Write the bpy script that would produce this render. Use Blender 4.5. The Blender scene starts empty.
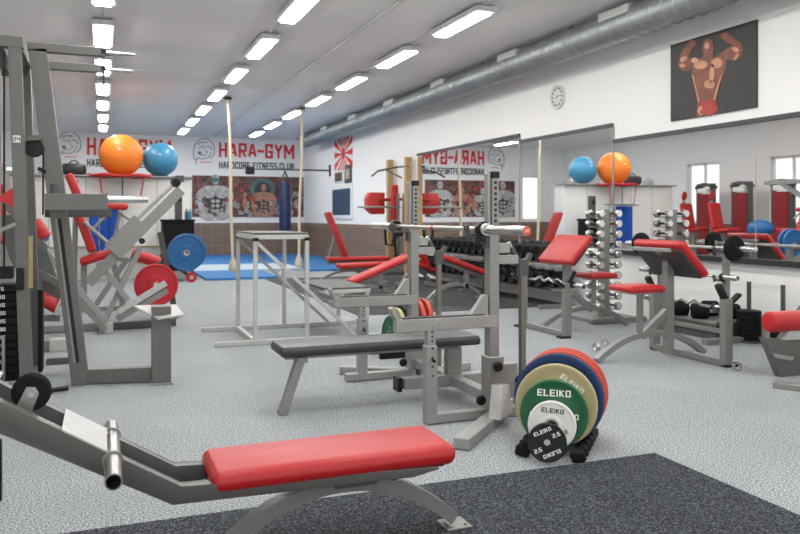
import bpy, bmesh, math, random
from mathutils import Vector, Matrix
random.seed(7)
sc = bpy.context.scene
C = sc.collection
PI = math.pi
V = Vector

# ------------------------------------------------------------ camera, world, exposure
F_PX, VPX, HOR, H = 770.0, 103.0, 216.0, 1.15
TH = math.atan((400 - VPX) / F_PX)
cam = bpy.data.cameras.new('camera')
cam.sensor_width = 36; cam.lens = F_PX / 800 * 36
cam.shift_y = -(267 - HOR) / 800
cam.clip_start = .05; cam.clip_end = 200
camo = bpy.data.objects.new('camera', cam); C.objects.link(camo)
camo.location = (0, 0, H); camo.rotation_euler = (PI / 2, 0, -TH)
sc.camera = camo
cam.dof.use_dof = True; cam.dof.focus_distance = 3.7; cam.dof.aperture_fstop = 5.0

w = bpy.data.worlds.new('World'); sc.world = w; w.use_nodes = True
bg = w.node_tree.nodes['Background']
bg.inputs[0].default_value = (1, .985, .965, 1); bg.inputs[1].default_value = 1.3
sc.view_settings.view_transform = 'Standard'; sc.view_settings.look = 'None'
sc.view_settings.exposure = 0.24; sc.view_settings.gamma = 1
sc.view_settings.use_curve_mapping = False
LAMP = 33.0

# ------------------------------------------------------------ points from the photograph
FW = V((math.sin(TH), math.cos(TH), 0)); RT = V((math.cos(TH), -math.sin(TH), 0))
def ray(u, v): return FW + RT * ((u - 400) / F_PX) + V((0, 0, -(v - HOR) / F_PX))
CAMP = V((0, 0, H))
def PY(u, v, Y): r = ray(u, v); return CAMP + r * (Y / r.y)
def PX(u, v, X): r = ray(u, v); return CAMP + r * (X / r.x)
def G(u, v, z=0): r = ray(u, v); return CAMP + r * ((z - H) / r.z)
def XAT(u, Y): return PY(u, 216, Y).x

# ------------------------------------------------------------ materials
MATS = {}
def mat(name, col, rough=.5, metal=0, bump=0, bscale=60, noise=0, nscale=8, coat=0, spec=.5):
    if name in MATS: return MATS[name]
    m = bpy.data.materials.new(name); m.use_nodes = True
    nt = m.node_tree; b = nt.nodes['Principled BSDF']
    b.inputs['Base Color'].default_value = (*col, 1); b.inputs['Roughness'].default_value = rough
    b.inputs['Metallic'].default_value = metal; b.inputs['Coat Weight'].default_value = coat
    b.inputs['Specular IOR Level'].default_value = spec
    tc = nt.nodes.new('ShaderNodeTexCoord')
    if noise:
        n = nt.nodes.new('ShaderNodeTexNoise'); n.inputs['Scale'].default_value = nscale; n.inputs['Detail'].default_value = 5
        nt.links.new(tc.outputs['Object'], n.inputs['Vector'])
        r = nt.nodes.new('ShaderNodeMix'); r.data_type = 'RGBA'
        r.inputs[6].default_value = (*[c * (1 - noise) for c in col], 1)
        r.inputs[7].default_value = (*[min(1, c * (1 + noise)) for c in col], 1)
        nt.links.new(n.outputs[0], r.inputs[0]); nt.links.new(r.outputs[2], b.inputs['Base Color'])
    if bump:
        n = nt.nodes.new('ShaderNodeTexNoise'); n.inputs['Scale'].default_value = bscale
        nt.links.new(tc.outputs['Object'], n.inputs['Vector'])
        bp = nt.nodes.new('ShaderNodeBump'); bp.inputs['Strength'].default_value = bump; bp.inputs['Distance'].default_value = .005
        nt.links.new(n.outputs[0], bp.inputs['Height']); nt.links.new(bp.outputs[0], b.inputs['Normal'])
    MATS[name] = m
    return m
def speckle(name, base, dark, light, scale, thr=(.36, .64), rough=.85, spec=.3):
    m = bpy.data.materials.new(name); m.use_nodes = True; nt = m.node_tree; b = nt.nodes['Principled BSDF']
    b.inputs['Roughness'].default_value = rough; b.inputs['Specular IOR Level'].default_value = spec
    tc = nt.nodes.new('ShaderNodeTexCoord')
    n1 = nt.nodes.new('ShaderNodeTexNoise'); n1.inputs['Scale'].default_value = scale; n1.inputs['Detail'].default_value = 2
    n2 = nt.nodes.new('ShaderNodeTexNoise'); n2.inputs['Scale'].default_value = 1.3; n2.inputs['Detail'].default_value = 4
    nt.links.new(tc.outputs['Object'], n1.inputs['Vector']); nt.links.new(tc.outputs['Object'], n2.inputs['Vector'])
    r = nt.nodes.new('ShaderNodeValToRGB'); cr = r.color_ramp
    cr.elements[0].position = thr[0]; cr.elements[0].color = (*dark, 1)
    cr.elements[1].position = thr[1]; cr.elements[1].color = (*light, 1)
    e = cr.elements.new(.5); e.color = (*base, 1)
    nt.links.new(n1.outputs[0], r.inputs[0])
    mx = nt.nodes.new('ShaderNodeMix'); mx.data_type = 'RGBA'; mx.blend_type = 'MULTIPLY'
    mr = nt.nodes.new('ShaderNodeMapRange'); mr.inputs[1].default_value = .3; mr.inputs[2].default_value = .7
    mr.inputs[3].default_value = .9; mr.inputs[4].default_value = 1.06
    nt.links.new(n2.outputs[0], mr.inputs[0]); mx.inputs[0].default_value = 1
    nt.links.new(r.outputs[0], mx.inputs[6]); nt.links.new(mr.outputs[0], mx.inputs[7])
    nt.links.new(mx.outputs[2], b.inputs['Base Color'])
    bp = nt.nodes.new('ShaderNodeBump'); bp.inputs['Strength'].default_value = .03; bp.inputs['Distance'].default_value = .002
    nt.links.new(n1.outputs[0], bp.inputs['Height']); nt.links.new(bp.outputs[0], b.inputs['Normal'])
    MATS[name] = m; return m
def emis(name, col, s):
    m = bpy.data.materials.new(name); m.use_nodes = True; nt = m.node_tree
    b = nt.nodes['Principled BSDF']; b.inputs['Base Color'].default_value = (.8, .8, .8, 1)
    b.inputs['Emission Color'].default_value = (*col, 1); b.inputs['Emission Strength'].default_value = s
    MATS[name] = m; return m
def brick(name, c1, c2, mortar, scale, w=.5, h=.5, ms=.012):
    m = bpy.data.materials.new(name); m.use_nodes = True; nt = m.node_tree; b = nt.nodes['Principled BSDF']
    b.inputs['Roughness'].default_value = .45
    tc = nt.nodes.new('ShaderNodeTexCoord'); sx = nt.nodes.new('ShaderNodeSeparateXYZ'); cx = nt.nodes.new('ShaderNodeCombineXYZ')
    ad = nt.nodes.new('ShaderNodeMath'); nt.links.new(tc.outputs['Object'], sx.inputs[0])
    nt.links.new(sx.outputs[0], ad.inputs[0]); nt.links.new(sx.outputs[1], ad.inputs[1])
    nt.links.new(ad.outputs[0], cx.inputs[0]); nt.links.new(sx.outputs[2], cx.inputs[1])
    t = nt.nodes.new('ShaderNodeTexBrick'); t.offset = 0; t.inputs['Scale'].default_value = scale
    t.inputs['Color1'].default_value = (*c1, 1); t.inputs['Color2'].default_value = (*c2, 1); t.inputs['Mortar'].default_value = (*mortar, 1)
    t.inputs['Brick Width'].default_value = w; t.inputs['Row Height'].default_value = h; t.inputs['Mortar Size'].default_value = ms
    nt.links.new(cx.outputs[0], t.inputs['Vector']); nt.links.new(t.outputs[0], b.inputs['Base Color'])
    MATS[name] = m; return m

SILVER = mat('silver_paint', (.26, .26, .25), .4, .4, noise=.08)
LIGHT = mat('light_silver_paint', (.32, .32, .31), .42, .35, noise=.06)
GREY = mat('grey_paint', (.135, .132, .125), .42, .3, noise=.08)
DGREY = mat('dark_grey_paint', (.08, .08, .08), .5, .2)
PALE = mat('pale_painted_steel', (.48, .48, .465), .5, .1, noise=.1, nscale=20)
CHROME = mat('chrome', (.56, .56, .55), .25, 1)
STEEL = mat('brushed_steel', (.48, .47, .45), .34, 1)
HOLE = mat('hole_black', (.015, .015, .015), .8)
RED = mat('red_vinyl', (.44, .012, .015), .4, bump=.35, bscale=90, noise=.12, nscale=5)
REDF = mat('red_vinyl_far', (.47, .018, .018), .5)
REDD = mat('dark_red_mesh', (.24, .008, .01), .6)
BLACKV = mat('black_vinyl', (.028, .028, .03), .4, bump=.2, bscale=80)
BLACKTOP = mat('black_vinyl_sheen', (.085, .085, .085), .42, bump=.2, bscale=60, noise=.15)  # black vinyl lightened, the pad top's grey sheen painted into its colour
RUB = mat('black_rubber', (.007, .007, .0075), .65, noise=.2, spec=.2)
PLASTIC = mat('black_plastic', (.008, .008, .008), .4, spec=.3)
WHITE = mat('white_paint', (.8, .8, .79), .6)
WALL = mat('wall_paint', (.87, .87, .86), .9, spec=.1, noise=.015, nscale=1.5)
CEIL = mat('ceiling_paint', (.85, .84, .83), .95, spec=.0, noise=.02, nscale=1)
PANELW = mat('white_panel', (.82, .82, .79), .5)
BLUEB = mat('blue_ball', (.05, .25, .42), .35)
ORB = mat('orange_ball', (.93, .23, .02), .45)
WOOD = mat('wood_post', (.45, .3, .14), .55, noise=.25, nscale=14)
ROPE = mat('natural_rope', (.62, .53, .4), .9, bump=.6, bscale=120, noise=.15, nscale=60)
GALV = mat('galvanised_duct', (.36, .39, .39), .48, .85, noise=.2, nscale=3)
MIRROR = mat('mirror_glass', (.98, .985, .98), .012, 1)
BLUEMAT = mat('blue_foam_mat', (.025, .165, .42), .7, noise=.08)
LBLUE = mat('pale_blue_foam_mat', (.42, .52, .58), .7, noise=.05)
BAG = mat('navy_bag_vinyl', (.01, .025, .09), .35)
BLUEC = mat('blue_cloth', (.01, .08, .42), .8, noise=.15)
P_RED = mat('red_plate_rubber', (.52, .055, .025), .5); P_BLUE = mat('blue_plate_rubber', (.012, .04, .125), .5)
P_YEL = mat('yellow_plate_rubber', (.44, .38, .2), .5); P_GRN = mat('green_plate_rubber', (.007, .1, .038), .48)
P_WHT = mat('white_plate_rubber', (.72, .71, .69), .5); P_BLK = mat('black_plate_rubber', (.014, .014, .015), .6, spec=.3)
P_BLUE2 = mat('bright_blue_plate', (.01, .11, .3), .45); P_RED2 = mat('bright_red_plate', (.5, .01, .02), .45)
TXTW = mat('white_lettering', (.85, .85, .83), .6); TXTB = mat('black_lettering', (.03, .03, .03), .6)
TXTR = mat('red_lettering', (.68, .03, .03), .6)
FLOORM = speckle('speckled_rubber_floor', (.275, .298, .307), (.095, .107, .114), (.55, .573, .585), 135, (.37, .64))
DMAT = speckle('dark_speckled_rubber', (.022, .026, .034), (.008, .009, .012), (.13, .145, .165), 140, (.4, .68))
BMAT = speckle('black_rubber_floor', (.06, .06, .062), (.04, .04, .04), (.1, .1, .1), 60)
DADO = brick('brown_tile', (.2, .135, .1), (.225, .155, .115), (.3, .23, .18), 1, .3, .3, .008)

# ------------------------------------------------------------ mesh builder
def _st(*p):   # polyline to strokes; points on a 0..1 cell
    return [(p[i], p[i + 1]) for i in range(len(p) - 1)]
l_, r_, c_, m_ = .14, .86, .5, .5
STROKES = {
 'A': _st((.1, 0), (.44, 1)) + _st((.56, 1), (.9, 0)) + _st((.25, .3), (.75, .3)) + _st((.4, .95), (.6, .95)),
 'B': _st((l_, 0), (l_, 1), (.75, 1), (.8, .55), (l_, .5)) + _st((.8, .5), (r_, 0), (l_, 0)),
 'C': _st((r_, .8), (r_, 1), (l_, 1), (l_, 0), (r_, 0), (r_, .2)), 'D': _st((l_, 0), (l_, 1), (.7, 1), (r_, .8), (r_, .2), (.7, 0), (l_, 0)),
 'E': _st((r_, 1), (l_, 1), (l_, 0), (r_, 0)) + _st((l_, .5), (.75, .5)), 'F': _st((r_, 1), (l_, 1), (l_, 0)) + _st((l_, .5), (.75, .5)),
 'G': _st((r_, .8), (r_, 1), (l_, 1), (l_, 0), (r_, 0), (r_, .45), (.55, .45)), 'H': _st((l_, 0), (l_, 1)) + _st((r_, 0), (r_, 1)) + _st((l_, .5), (r_, .5)),
 'I': _st((.5, 0), (.5, 1)), 'K': _st((l_, 0), (l_, 1)) + _st((.2, .5), (.85, 1.05)) + _st((.3, .55), (.9, -.05)), 'L': _st((l_, 1), (l_, 0), (r_, 0)),
 'M': _st((.1, 0), (.1, 1)) + _st((.9, 0), (.9, 1)) + _st((.12, 1), (.5, .3)) + _st((.5, .3), (.88, 1)), 'N': _st((l_, 0), (l_, 1)) + _st((r_, 0), (r_, 1)) + _st((.16, 1), (.84, 0)),
 'O': _st((l_, 0), (l_, 1), (r_, 1), (r_, 0), (l_, 0)), 'R': _st((l_, 0), (l_, 1), (r_, 1), (r_, .48), (l_, .48)) + _st((.45, .45), (.88, -.05)),
 'S': _st((r_, 1), (l_, 1), (l_, .5), (r_, .5), (r_, 0), (l_, 0)), 'T': _st((.1, 1), (.9, 1)) + _st((.5, 1), (.5, 0)), 'U': _st((l_, 1), (l_, 0), (r_, 0), (r_, 1)),
 'Y': _st((.08, 1.05), (.5, .5)) + _st((.5, .5), (.92, 1.05)) + _st((.5, .48), (.5, 0)), '-': _st((.1, .48), (.9, .48)), '.': _st((.5, 0), (.5, .05)),
 '0': _st((l_, 0), (l_, 1), (r_, 1), (r_, 0), (l_, 0)), '1': _st((.5, 0), (.5, 1)), '2': _st((l_, 1), (r_, 1), (r_, .5), (l_, .5), (l_, 0), (r_, 0)),
 '3': _st((l_, 1), (r_, 1), (r_, 0), (l_, 0)) + _st((.3, .5), (r_, .5)), '4': _st((l_, 1), (l_, .45), (r_, .45)) + _st((r_, 1), (r_, 0)),
 '5': _st((r_, 1), (l_, 1), (l_, .5), (r_, .5), (r_, 0), (l_, 0))}
class MB:
    def __init__(s): s.bm = bmesh.new()
    def _fin(s, geom_verts, bevel=0, seg=2):
        if bevel > 0:
            es = set()
            for v_ in geom_verts:
                for e in v_.link_edges: es.add(e)
            bmesh.ops.bevel(s.bm, geom=list(es), offset=bevel, segments=seg, affect='EDGES', profile=.5, clamp_overlap=True)
        return s
    def box(s, c, size, rot=None, bevel=.002, seg=1):
        M = Matrix.Translation(V(c)) @ (rot.to_4x4() if rot else Matrix.Identity(4)) @ Matrix.Diagonal((*size, 1))
        r = bmesh.ops.create_cube(s.bm, size=1, matrix=M)
        return s._fin(r['verts'], bevel, seg)
    def beam(s, p, q, w, h, bevel=.003, side=None, seg=1):
        p, q = V(p), V(q); t = (q - p); L = t.length; t.normalize()
        if side is None:
            side = t.cross(V((0, 0, 1)))
            if side.length < .05: side = V((1, 0, 0))
        else:
            side = V(side); side = side - t * side.dot(t)
        side.normalize(); up = side.cross(t)
        R = Matrix((t, side, up)).transposed()
        return s.box((p + q) / 2, (L, w, h), R, bevel, seg)
    def pad(s, p, q, w, h, r=.02, side=(0, 1, 0)):
        return s.beam(p, q, w, h, r, side, 4)
    def tube(s, p, q, r, n=16, r2=None, bevel=0):
        p, q = V(p), V(q); t = q - p
        M = Matrix.Translation((p + q) / 2) @ t.to_track_quat('Z', 'Y').to_matrix().to_4x4()
        g = bmesh.ops.create_cone(s.bm, cap_ends=True, segments=n, radius1=r, radius2=r if r2 is None else r2, depth=t.length, matrix=M)
        if bevel:
            es = [e for v_ in g['verts'] for e in v_.link_edges]
            caps = list({e for e in es if any(len(f.verts) > 4 for f in e.link_faces)})
            bmesh.ops.bevel(s.bm, geom=caps, offset=bevel, segments=3, affect='EDGES', profile=.5, clamp_overlap=True)
        return s
    def sweep(s, pts, sec, side=None, closed=False):
        pts = [V(p) for p in pts]; rings = []
        for i, p in enumerate(pts):
            a = pts[max(0, i - 1)]; b = pts[min(len(pts) - 1, i + 1)]
            t = (b - a).normalized()
            sd = V(side) if side else t.cross(V((0, 0, 1)))
            if sd.length < .05: sd = V((1, 0, 0))
            sd = (sd - t * sd.dot(t)).normalized(); up = sd.cross(t)
            rings.append([s.bm.verts.new(p + sd * x + up * y) for x, y in sec])
        n = len(sec)
        for a, b in zip(rings, rings[1:]):
            for i in range(n): s.bm.faces.new((a[i], a[(i + 1) % n], b[(i + 1) % n], b[i]))
        s.bm.faces.new(rings[0][::-1]); s.bm.faces.new(rings[-1])
        return s
    def rod(s, pts, r, n=10, side=None):
        return s.sweep(pts, [(r * math.cos(2 * PI * i / n), r * math.sin(2 * PI * i / n)) for i in range(n)], side)
    def flat(s, pts, w, h, side=None):
        return s.sweep(pts, [(-w / 2, -h / 2), (w / 2, -h / 2), (w / 2, h / 2), (-w / 2, h / 2)], side)
    def lathe(s, prof, c, axis=(0, 0, 1), n=40):
        c = V(c); R = V(axis).to_track_quat('Z', 'Y').to_matrix(); rings = []
        for r, z in prof:
            if r < 1e-6: rings.append([s.bm.verts.new(c + R @ V((0, 0, z)))])
            else: rings.append([s.bm.verts.new(c + R @ V((r * math.cos(2 * PI * i / n), r * math.sin(2 * PI * i / n), z))) for i in range(n)])
        for a, b in zip(rings, rings[1:]):
            for i in range(n):
                j = (i + 1) % n
                if len(a) == 1 and len(b) == 1: continue
                if len(a) == 1: s.bm.faces.new((a[0], b[j], b[i]))
                elif len(b) == 1: s.bm.faces.new((a[i], a[j], b[0]))
                else: s.bm.faces.new((a[i], a[j], b[j], b[i]))
        return s
    def prism(s, pts, ext, bevel=0):
        pts = [V(p) for p in pts]; ext = V(ext)
        a = [s.bm.verts.new(p) for p in pts]; b = [s.bm.verts.new(p + ext) for p in pts]; n = len(pts)
        s.bm.faces.new(a); s.bm.faces.new(b[::-1])
        for i in range(n): s.bm.faces.new((a[i], b[i], b[(i + 1) % n], a[(i + 1) % n]))
        return s._fin(a + b, bevel)
    def sphere(s, c, r, n=24, sc_=(1, 1, 1)):
        M = Matrix.Translation(V(c)) @ Matrix.Diagonal((*sc_, 1))
        bmesh.ops.create_uvsphere(s.bm, u_segments=n, v_segments=n // 2, radius=r, matrix=M); return s
    def text(s, string, size, M, depth=.002, bold=.0, width=None, height=None):
        x = 0; segs = []
        for ch in string:
            if ch == ' ': x += .45; continue
            wd = {'I': .24, '.': .22, '-': .5, 'M': .95, '1': .4}.get(ch, .72)
            for a, b in STROKES[ch]:
                segs.append(((x + a[0] * wd, a[1]), (x + b[0] * wd, b[1])))
            x += wd + .16
        tot = x - .16; kx = (width / tot) if width else size; ky = height if height else kx if width else size
        hw = .1
        for k, (a, b) in enumerate(segs):
            ax, ay = a; bx, by = b
            ax, bx = [min(max(q, 0), tot) for q in (ax, bx)]
            L = math.hypot(bx - ax, by - ay) or 1e-4; dx, dy = (bx - ax) / L, (by - ay) / L
            e = hw if (abs(dx) < .01 or abs(dy) < .01) else .0
            c4 = [(ax - dx * e - dy * hw, ay - dy * e + dx * hw), (bx + dx * e - dy * hw, by + dy * e + dx * hw), (bx + dx * e + dy * hw, by + dy * e - dx * hw), (ax - dx * e + dy * hw, ay - dy * e - dx * hw)]
            dz = depth * .02 * (k % 5)
            low = [M @ V(((px - tot / 2) * kx, (py - .5) * ky * .84, 0)) for px, py in c4]
            n = (M.to_3x3() @ V((0, 0, 1))).normalized() * (depth + dz)
            s.prism(low, n)
        return s
    def build(s, name, m, origin=(0, 0, 0), parent=None, smooth=True, label=None, kind=None):
        bmesh.ops.recalc_face_normals(s.bm, faces=s.bm.faces)
        bmesh.ops.translate(s.bm, verts=s.bm.verts, vec=-V(origin))
        me = bpy.data.meshes.new(name); s.bm.to_mesh(me); s.bm.free()
        for p in me.polygons: p.use_smooth = True
        me.set_sharp_from_angle(angle=math.radians(35))
        me.materials.append(m)
        o = bpy.data.objects.new(name, me); C.objects.link(o)
        if parent: o.parent = parent
        else: o.location = origin
        if label: o['label'] = label
        if kind: o['kind'] = kind
        return o

class Thing:
    def __init__(s, name, label, cat, loc, group=None):
        o = bpy.data.objects.new(name, None); C.objects.link(o); o.empty_display_size = .1
        o.location = loc; o['label'] = label; o['category'] = cat
        if group: o['group'] = group
        s.o = o; s.loc = V(loc)
    def part(s, name, mb, m, parent=None, label=None, kind=None):
        return mb.build(name, m, s.loc, parent or s.o, label=label, kind=kind)
def single(name, label, cat, mb, m, loc, group=None):
    o = mb.build(name, m, loc); o['label'] = label; o['category'] = cat
    if group: o['group'] = group
    return o
def struct(name, mb, m, origin=(0, 0, 0), parent=None, label=None):
    o = mb.build(name, m, origin, parent, label=label)
    if not parent: o['kind'] = 'structure'
    return o
def copy_tree(o, parent=None):
    c = o.copy(); C.objects.link(c)
    if parent: c.parent = parent
    for ch in [x for x in bpy.data.objects if x.parent == o]: copy_tree(ch, c)
    return c
def dup(o, loc, label, rotz=None, group=None):
    c = copy_tree(o); c.location = loc; c['label'] = label
    if rotz is not None: c.rotation_euler.z = rotz
    if group: c['group'] = group
    return c
ORD = ['first', 'second', 'third', 'fourth', 'fifth', 'sixth', 'seventh', 'eighth', 'ninth', 'tenth', 'eleventh', 'twelfth',
       'thirteenth', 'fourteenth', 'fifteenth', 'sixteenth', 'seventeenth', 'eighteenth', 'nineteenth', 'twentieth', 'twenty-first', 'twenty-second']
def B(*a, **k): return MB().box(*a, **k)
def arc(p, q, rise, n=14, power=2):
    p, q = V(p), V(q)
    return [p.lerp(q, i / n) + V((0, 0, rise * (1 - abs(2 * i / n - 1) ** power))) for i in range(n + 1)]

# ------------------------------------------------------------ room
W, LX, YB, CZ, Y0 = 5.65, -3.5, 22.6, 3.41, -1.5
struct('floor', B(((W + LX) / 2, (YB + Y0) / 2, -.05), (W - LX + .3, YB - Y0 + .3, .1), bevel=0), FLOORM)
struct('ceiling', B(((W + LX) / 2, (YB + Y0) / 2, CZ + .05), (W - LX + .3, YB - Y0 + .3, .1), bevel=0), CEIL)
struct('wall_right', B((W + .075, (YB + Y0) / 2, CZ / 2), (.15, YB - Y0, CZ), bevel=0), WALL)
wa, wb = -2.55, -1.85
struct('wall_back', MB().box(((W + .15 + wb) / 2, YB + .075, CZ / 2), (W + .15 - wb, .15, CZ), bevel=0).box(((LX - .15 + wa) / 2, YB + .075, CZ / 2), (wa - LX + .15, .15, CZ), bevel=0)
       .box(((wa + wb) / 2, YB + .075, .5), (wb - wa, .15, 1.0), bevel=0).box(((wa + wb) / 2, YB + .075, (2.5 + CZ) / 2), (wb - wa, .15, CZ - 2.5), bevel=0), WALL)
wins = [(21.8, 22.5), (15.5, 16.7), (12.7, 13.9), (9.9, 11.1), (7.1, 8.3), (4.3, 5.5), (1.5, 2.7)]
wl = MB(); zb, zt = .95, 2.55
wl.box((LX - .1, (YB + Y0) / 2, zb / 2), (.2, YB - Y0, zb), bevel=0).box((LX - .1, (YB + Y0) / 2, (zt + CZ) / 2), (.2, YB - Y0, CZ - zt), bevel=0)
edges = [YB] + [e for a, b in wins for e in (b, a)] + [Y0]
for i in range(0, len(edges), 2):
    wl.box((LX - .1, (edges[i] + edges[i + 1]) / 2, (zb + zt) / 2), (.2, edges[i] - edges[i + 1], zt - zb), bevel=0)
struct('wall_left', wl, WALL)
GLASS = bpy.data.materials.new('window_glass'); GLASS.use_nodes = True
gb = GLASS.node_tree.nodes['Principled BSDF']; gb.inputs['Transmission Weight'].default_value = 1; gb.inputs['Roughness'].default_value = 0; gb.inputs['IOR'].default_value = 1.1
for k, (a, b) in enumerate(wins):
    m = MB(); c = (a + b) / 2
    for yy in (a + .03, b - .03, c): m.box((LX - .12, yy, (zb + zt) / 2), (.06, .06, zt - zb))
    for zz in (zb + .03, zt - .03): m.box((LX - .12, c, zz), (.06, b - a, .06))
    f = struct('window_%d' % (k + 1), m, WHITE, (LX - .12, c, zb))
    pn = MB().box((LX - .12, c, (zb + zt) / 2), (.006, b - a - .1, zt - zb - .1), bevel=0).build('window_pane', GLASS, (LX - .12, c, zb), f)
m = MB()
for xx in (wa + .03, wb - .03): m.box((xx, YB + .1, 1.75), (.06, .05, 1.5))
for zz in (1.03, 2.47): m.box(((wa + wb) / 2, YB + .1, zz), (wb - wa, .05, .06))
f = struct('window_8', m, WHITE, ((wa + wb) / 2, YB + .1, 1))
MB().box(((wa + wb) / 2, YB + .1, 1.75), (wb - wa - .1, .006, 1.4), bevel=0).build('window_pane', GLASS, ((wa + wb) / 2, YB + .1, 1), f)
# brown tiled dado
struct('trim_1', B(((W + LX) / 2, YB - .006, .475), (W - LX, .012, .95), bevel=0), DADO)
struct('trim_2', B((W - .006, (13.75 + YB) / 2, .475), (.012, YB - 13.75, .95), bevel=0), DADO)
struct('trim_3', B((LX + .006, (9 + YB) / 2, .475), (.012, YB - 9, .95), bevel=0), DADO)
# rail at mirror foot
struct('trim_4', B((W - .03, (1.5 + 7.5) / 2, .728), (.06, 6, .055)), mat('dark_ledge', (.03, .03, .03), .4))
struct('trim_5', B((W - .05, (7.5 + 13.75) / 2, .73), (.1, 6.25, .05)), WHITE)
struct('trim_6', B((W - .02, (YB + 13.75) / 2, .035), (.03, YB - 13.75, .07)), mat('skirting', (.25, .22, .2), .6))

# ------------------------------------------------------------ rubber and foam floor coverings
single('rubber_mat', 'dark grey speckled rubber mat under the front red bench', 'mat', B(((-.25 + 2.48) / 2, (3.02 - 1) / 2, .005), (2.73, 4.02, .01)), DMAT, (1.1, 1, 0))
single('rubber_mat', 'black rubber flooring under the dumbbell rack and far red benches', 'mat', B(((2.75 + 5.6) / 2, 11.2, .005), (2.85, 5.5, .01)), BMAT, (4.2, 11, 0))
def fmat(c4, m, lab, h=.04):
    c = sum((V(p) for p in c4), V((0, 0, 0))) / 4
    single('foam_mat', lab, 'mat', MB().prism([V((p[0], p[1], .001)) for p in c4], (0, 0, h)), m, (c.x, c.y, 0), 'martial arts floor mats')
fmat([(1.7, 14.0, 0), (3.0, 14.0, 0), (3.0, 15.98, 0), (1.7, 15.98, 0)], BLUEMAT, 'blue foam mat nearest the camera, in front of the left climbing rope')
fmat([(1.7, 16, 0), (3.98, 16, 0), (3.98, 18.0, 0), (1.7, 18.0, 0)], LBLUE, 'pale blue foam mat behind the front blue mat')
fmat([(4.0, 15.55, 0), (5.6, 15.55, 0), (5.6, 18.0, 0), (4.0, 18.0, 0)], BLUEMAT, 'blue foam mat beside the right wall behind the red benches')
fmat([(1.4, 18.02, 0), (5.6, 18.02, 0), (5.6, 22.5, 0), (1.4, 22.5, 0)], BLUEMAT, 'large blue foam mat along the brown tiled back wall')

# ------------------------------------------------------------ ceiling lights
LAMPM = emis('lamp_diffuser', (1, .985, .96), LAMP)
TRIMM = mat('lamp_housing', (.6, .6, .6), .6)
rows = [(0.0, 'left row'), (1.92, 'middle row'), (3.79, 'row nearest the duct')]
proto = None
for X, rn in rows:
    for k in range(10):
        Y = 1.66 + 2.08 * k
        lab = 'white ceiling tube light in the %s, %s from the front' % (rn, ORD[k])
        if proto is None:
            t = Thing('ceiling_light', lab, 'ceiling light', (X, Y, CZ - .12), 'ceiling lights in three rows')
            h_ = t.part('housing', B((X, Y, CZ - .06), (.25, 1.26, .06), bevel=.01), TRIMM)
            t.part('diffuser', B((X, Y, CZ - .098), (.16, 1.14, .02), bevel=.004), LAMPM)
            t.part('mounting', B((X, Y + .4, CZ - .016), (.06, .04, .03)).box((X, Y - .4, CZ - .016), (.06, .04, .03)), TRIMM)
            proto = t.o
        else: dup(proto, (X, Y, CZ - .12), lab)
for X, rn in rows:
    single('cable_conduit', 'thin white conduit linking the ceiling lights of the %s' % rn, 'conduit', B((X, 10.5, CZ - .012), (.03, 22, .022)), TRIMM, (X, 10.5, CZ))
single('cable_conduit', 'white conduit along the ceiling between the middle and duct rows of lights', 'conduit',
       MB().tube((2.9, -1, CZ - .02), (2.9, 22, CZ - .02), .02), TRIMM, (2.9, 10, CZ))

# ------------------------------------------------------------ air duct
DX, DZ, DR = 5.2, 3.2, .165
t = Thing('air_duct', 'round spiral galvanised air duct along the top of the right wall', 'duct', (DX, 10, DZ))
m = MB(); prof = []
y = -1.4
while y < 20.7:
    prof += [(DR, y), (DR, y + .12), (DR + .011, y + .135), (DR, y + .15)]; y += .17
m.lathe([(.01, -1.4)] + prof + [(.01, 20.8)], (DX, 0, DZ), (0, 1, 0), 32)
t.part('pipe', m, GALV)
for k in range(9):
    yy = 3.2 + k * 2.3
    t.part('hanger', MB().tube((DX, yy, DZ + DR - .01), (DX, yy, CZ), .006).box((DX, yy, DZ + DR + .01), (.06, .03, .03)), DGREY)
for k in range(8):
    yy = 4.5 + k * 2.3
    t.part('air_grille', B((DX - .12, yy, DZ + .1), (.1, .5, .09), bevel=.005), mat('grille_grey', (.6, .61, .6), .5))

# ------------------------------------------------------------ right wall: mirrors, picture, clock, flag
def mirror(ya, yb, z1, lab, seams=()):
    t = Thing('wall_mirror', lab, 'mirror', (W - .012, (ya + yb) / 2, .757), 'gym mirrors on the right wall')
    t.part('glass', B((W - .012, (ya + yb) / 2, (.757 + z1) / 2), (.012, yb - ya - .01, z1 - .757), bevel=0), MIRROR)
    t.part('top_trim', B((W - .02, (ya + yb) / 2, z1 + .022), (.035, yb - ya, .045)), mat('mirror_trim', (.055, .055, .055), .5))
    t.part('edge_strip', B((W - .012, ya, (.757 + z1) / 2), (.02, .025, z1 - .757)), LIGHT)
    for s_ in seams: t.part('seam', B((W - .018, s_, (.757 + z1) / 2), (.003, .008, z1 - .757), bevel=0), mat('seam', (.3, .3, .3), .5))
mirror(9.79, 13.67, 2.30, 'tallest wall mirror, farthest along behind the dumbbell rack')
mirror(7.6, 9.77, 2.205, 'middle wall mirror reflecting the blue gym ball')
mirror(1.5, 7.58, 2.01, 'long low wall mirror beneath the bodybuilder picture', (5.46, 3.4))

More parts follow.
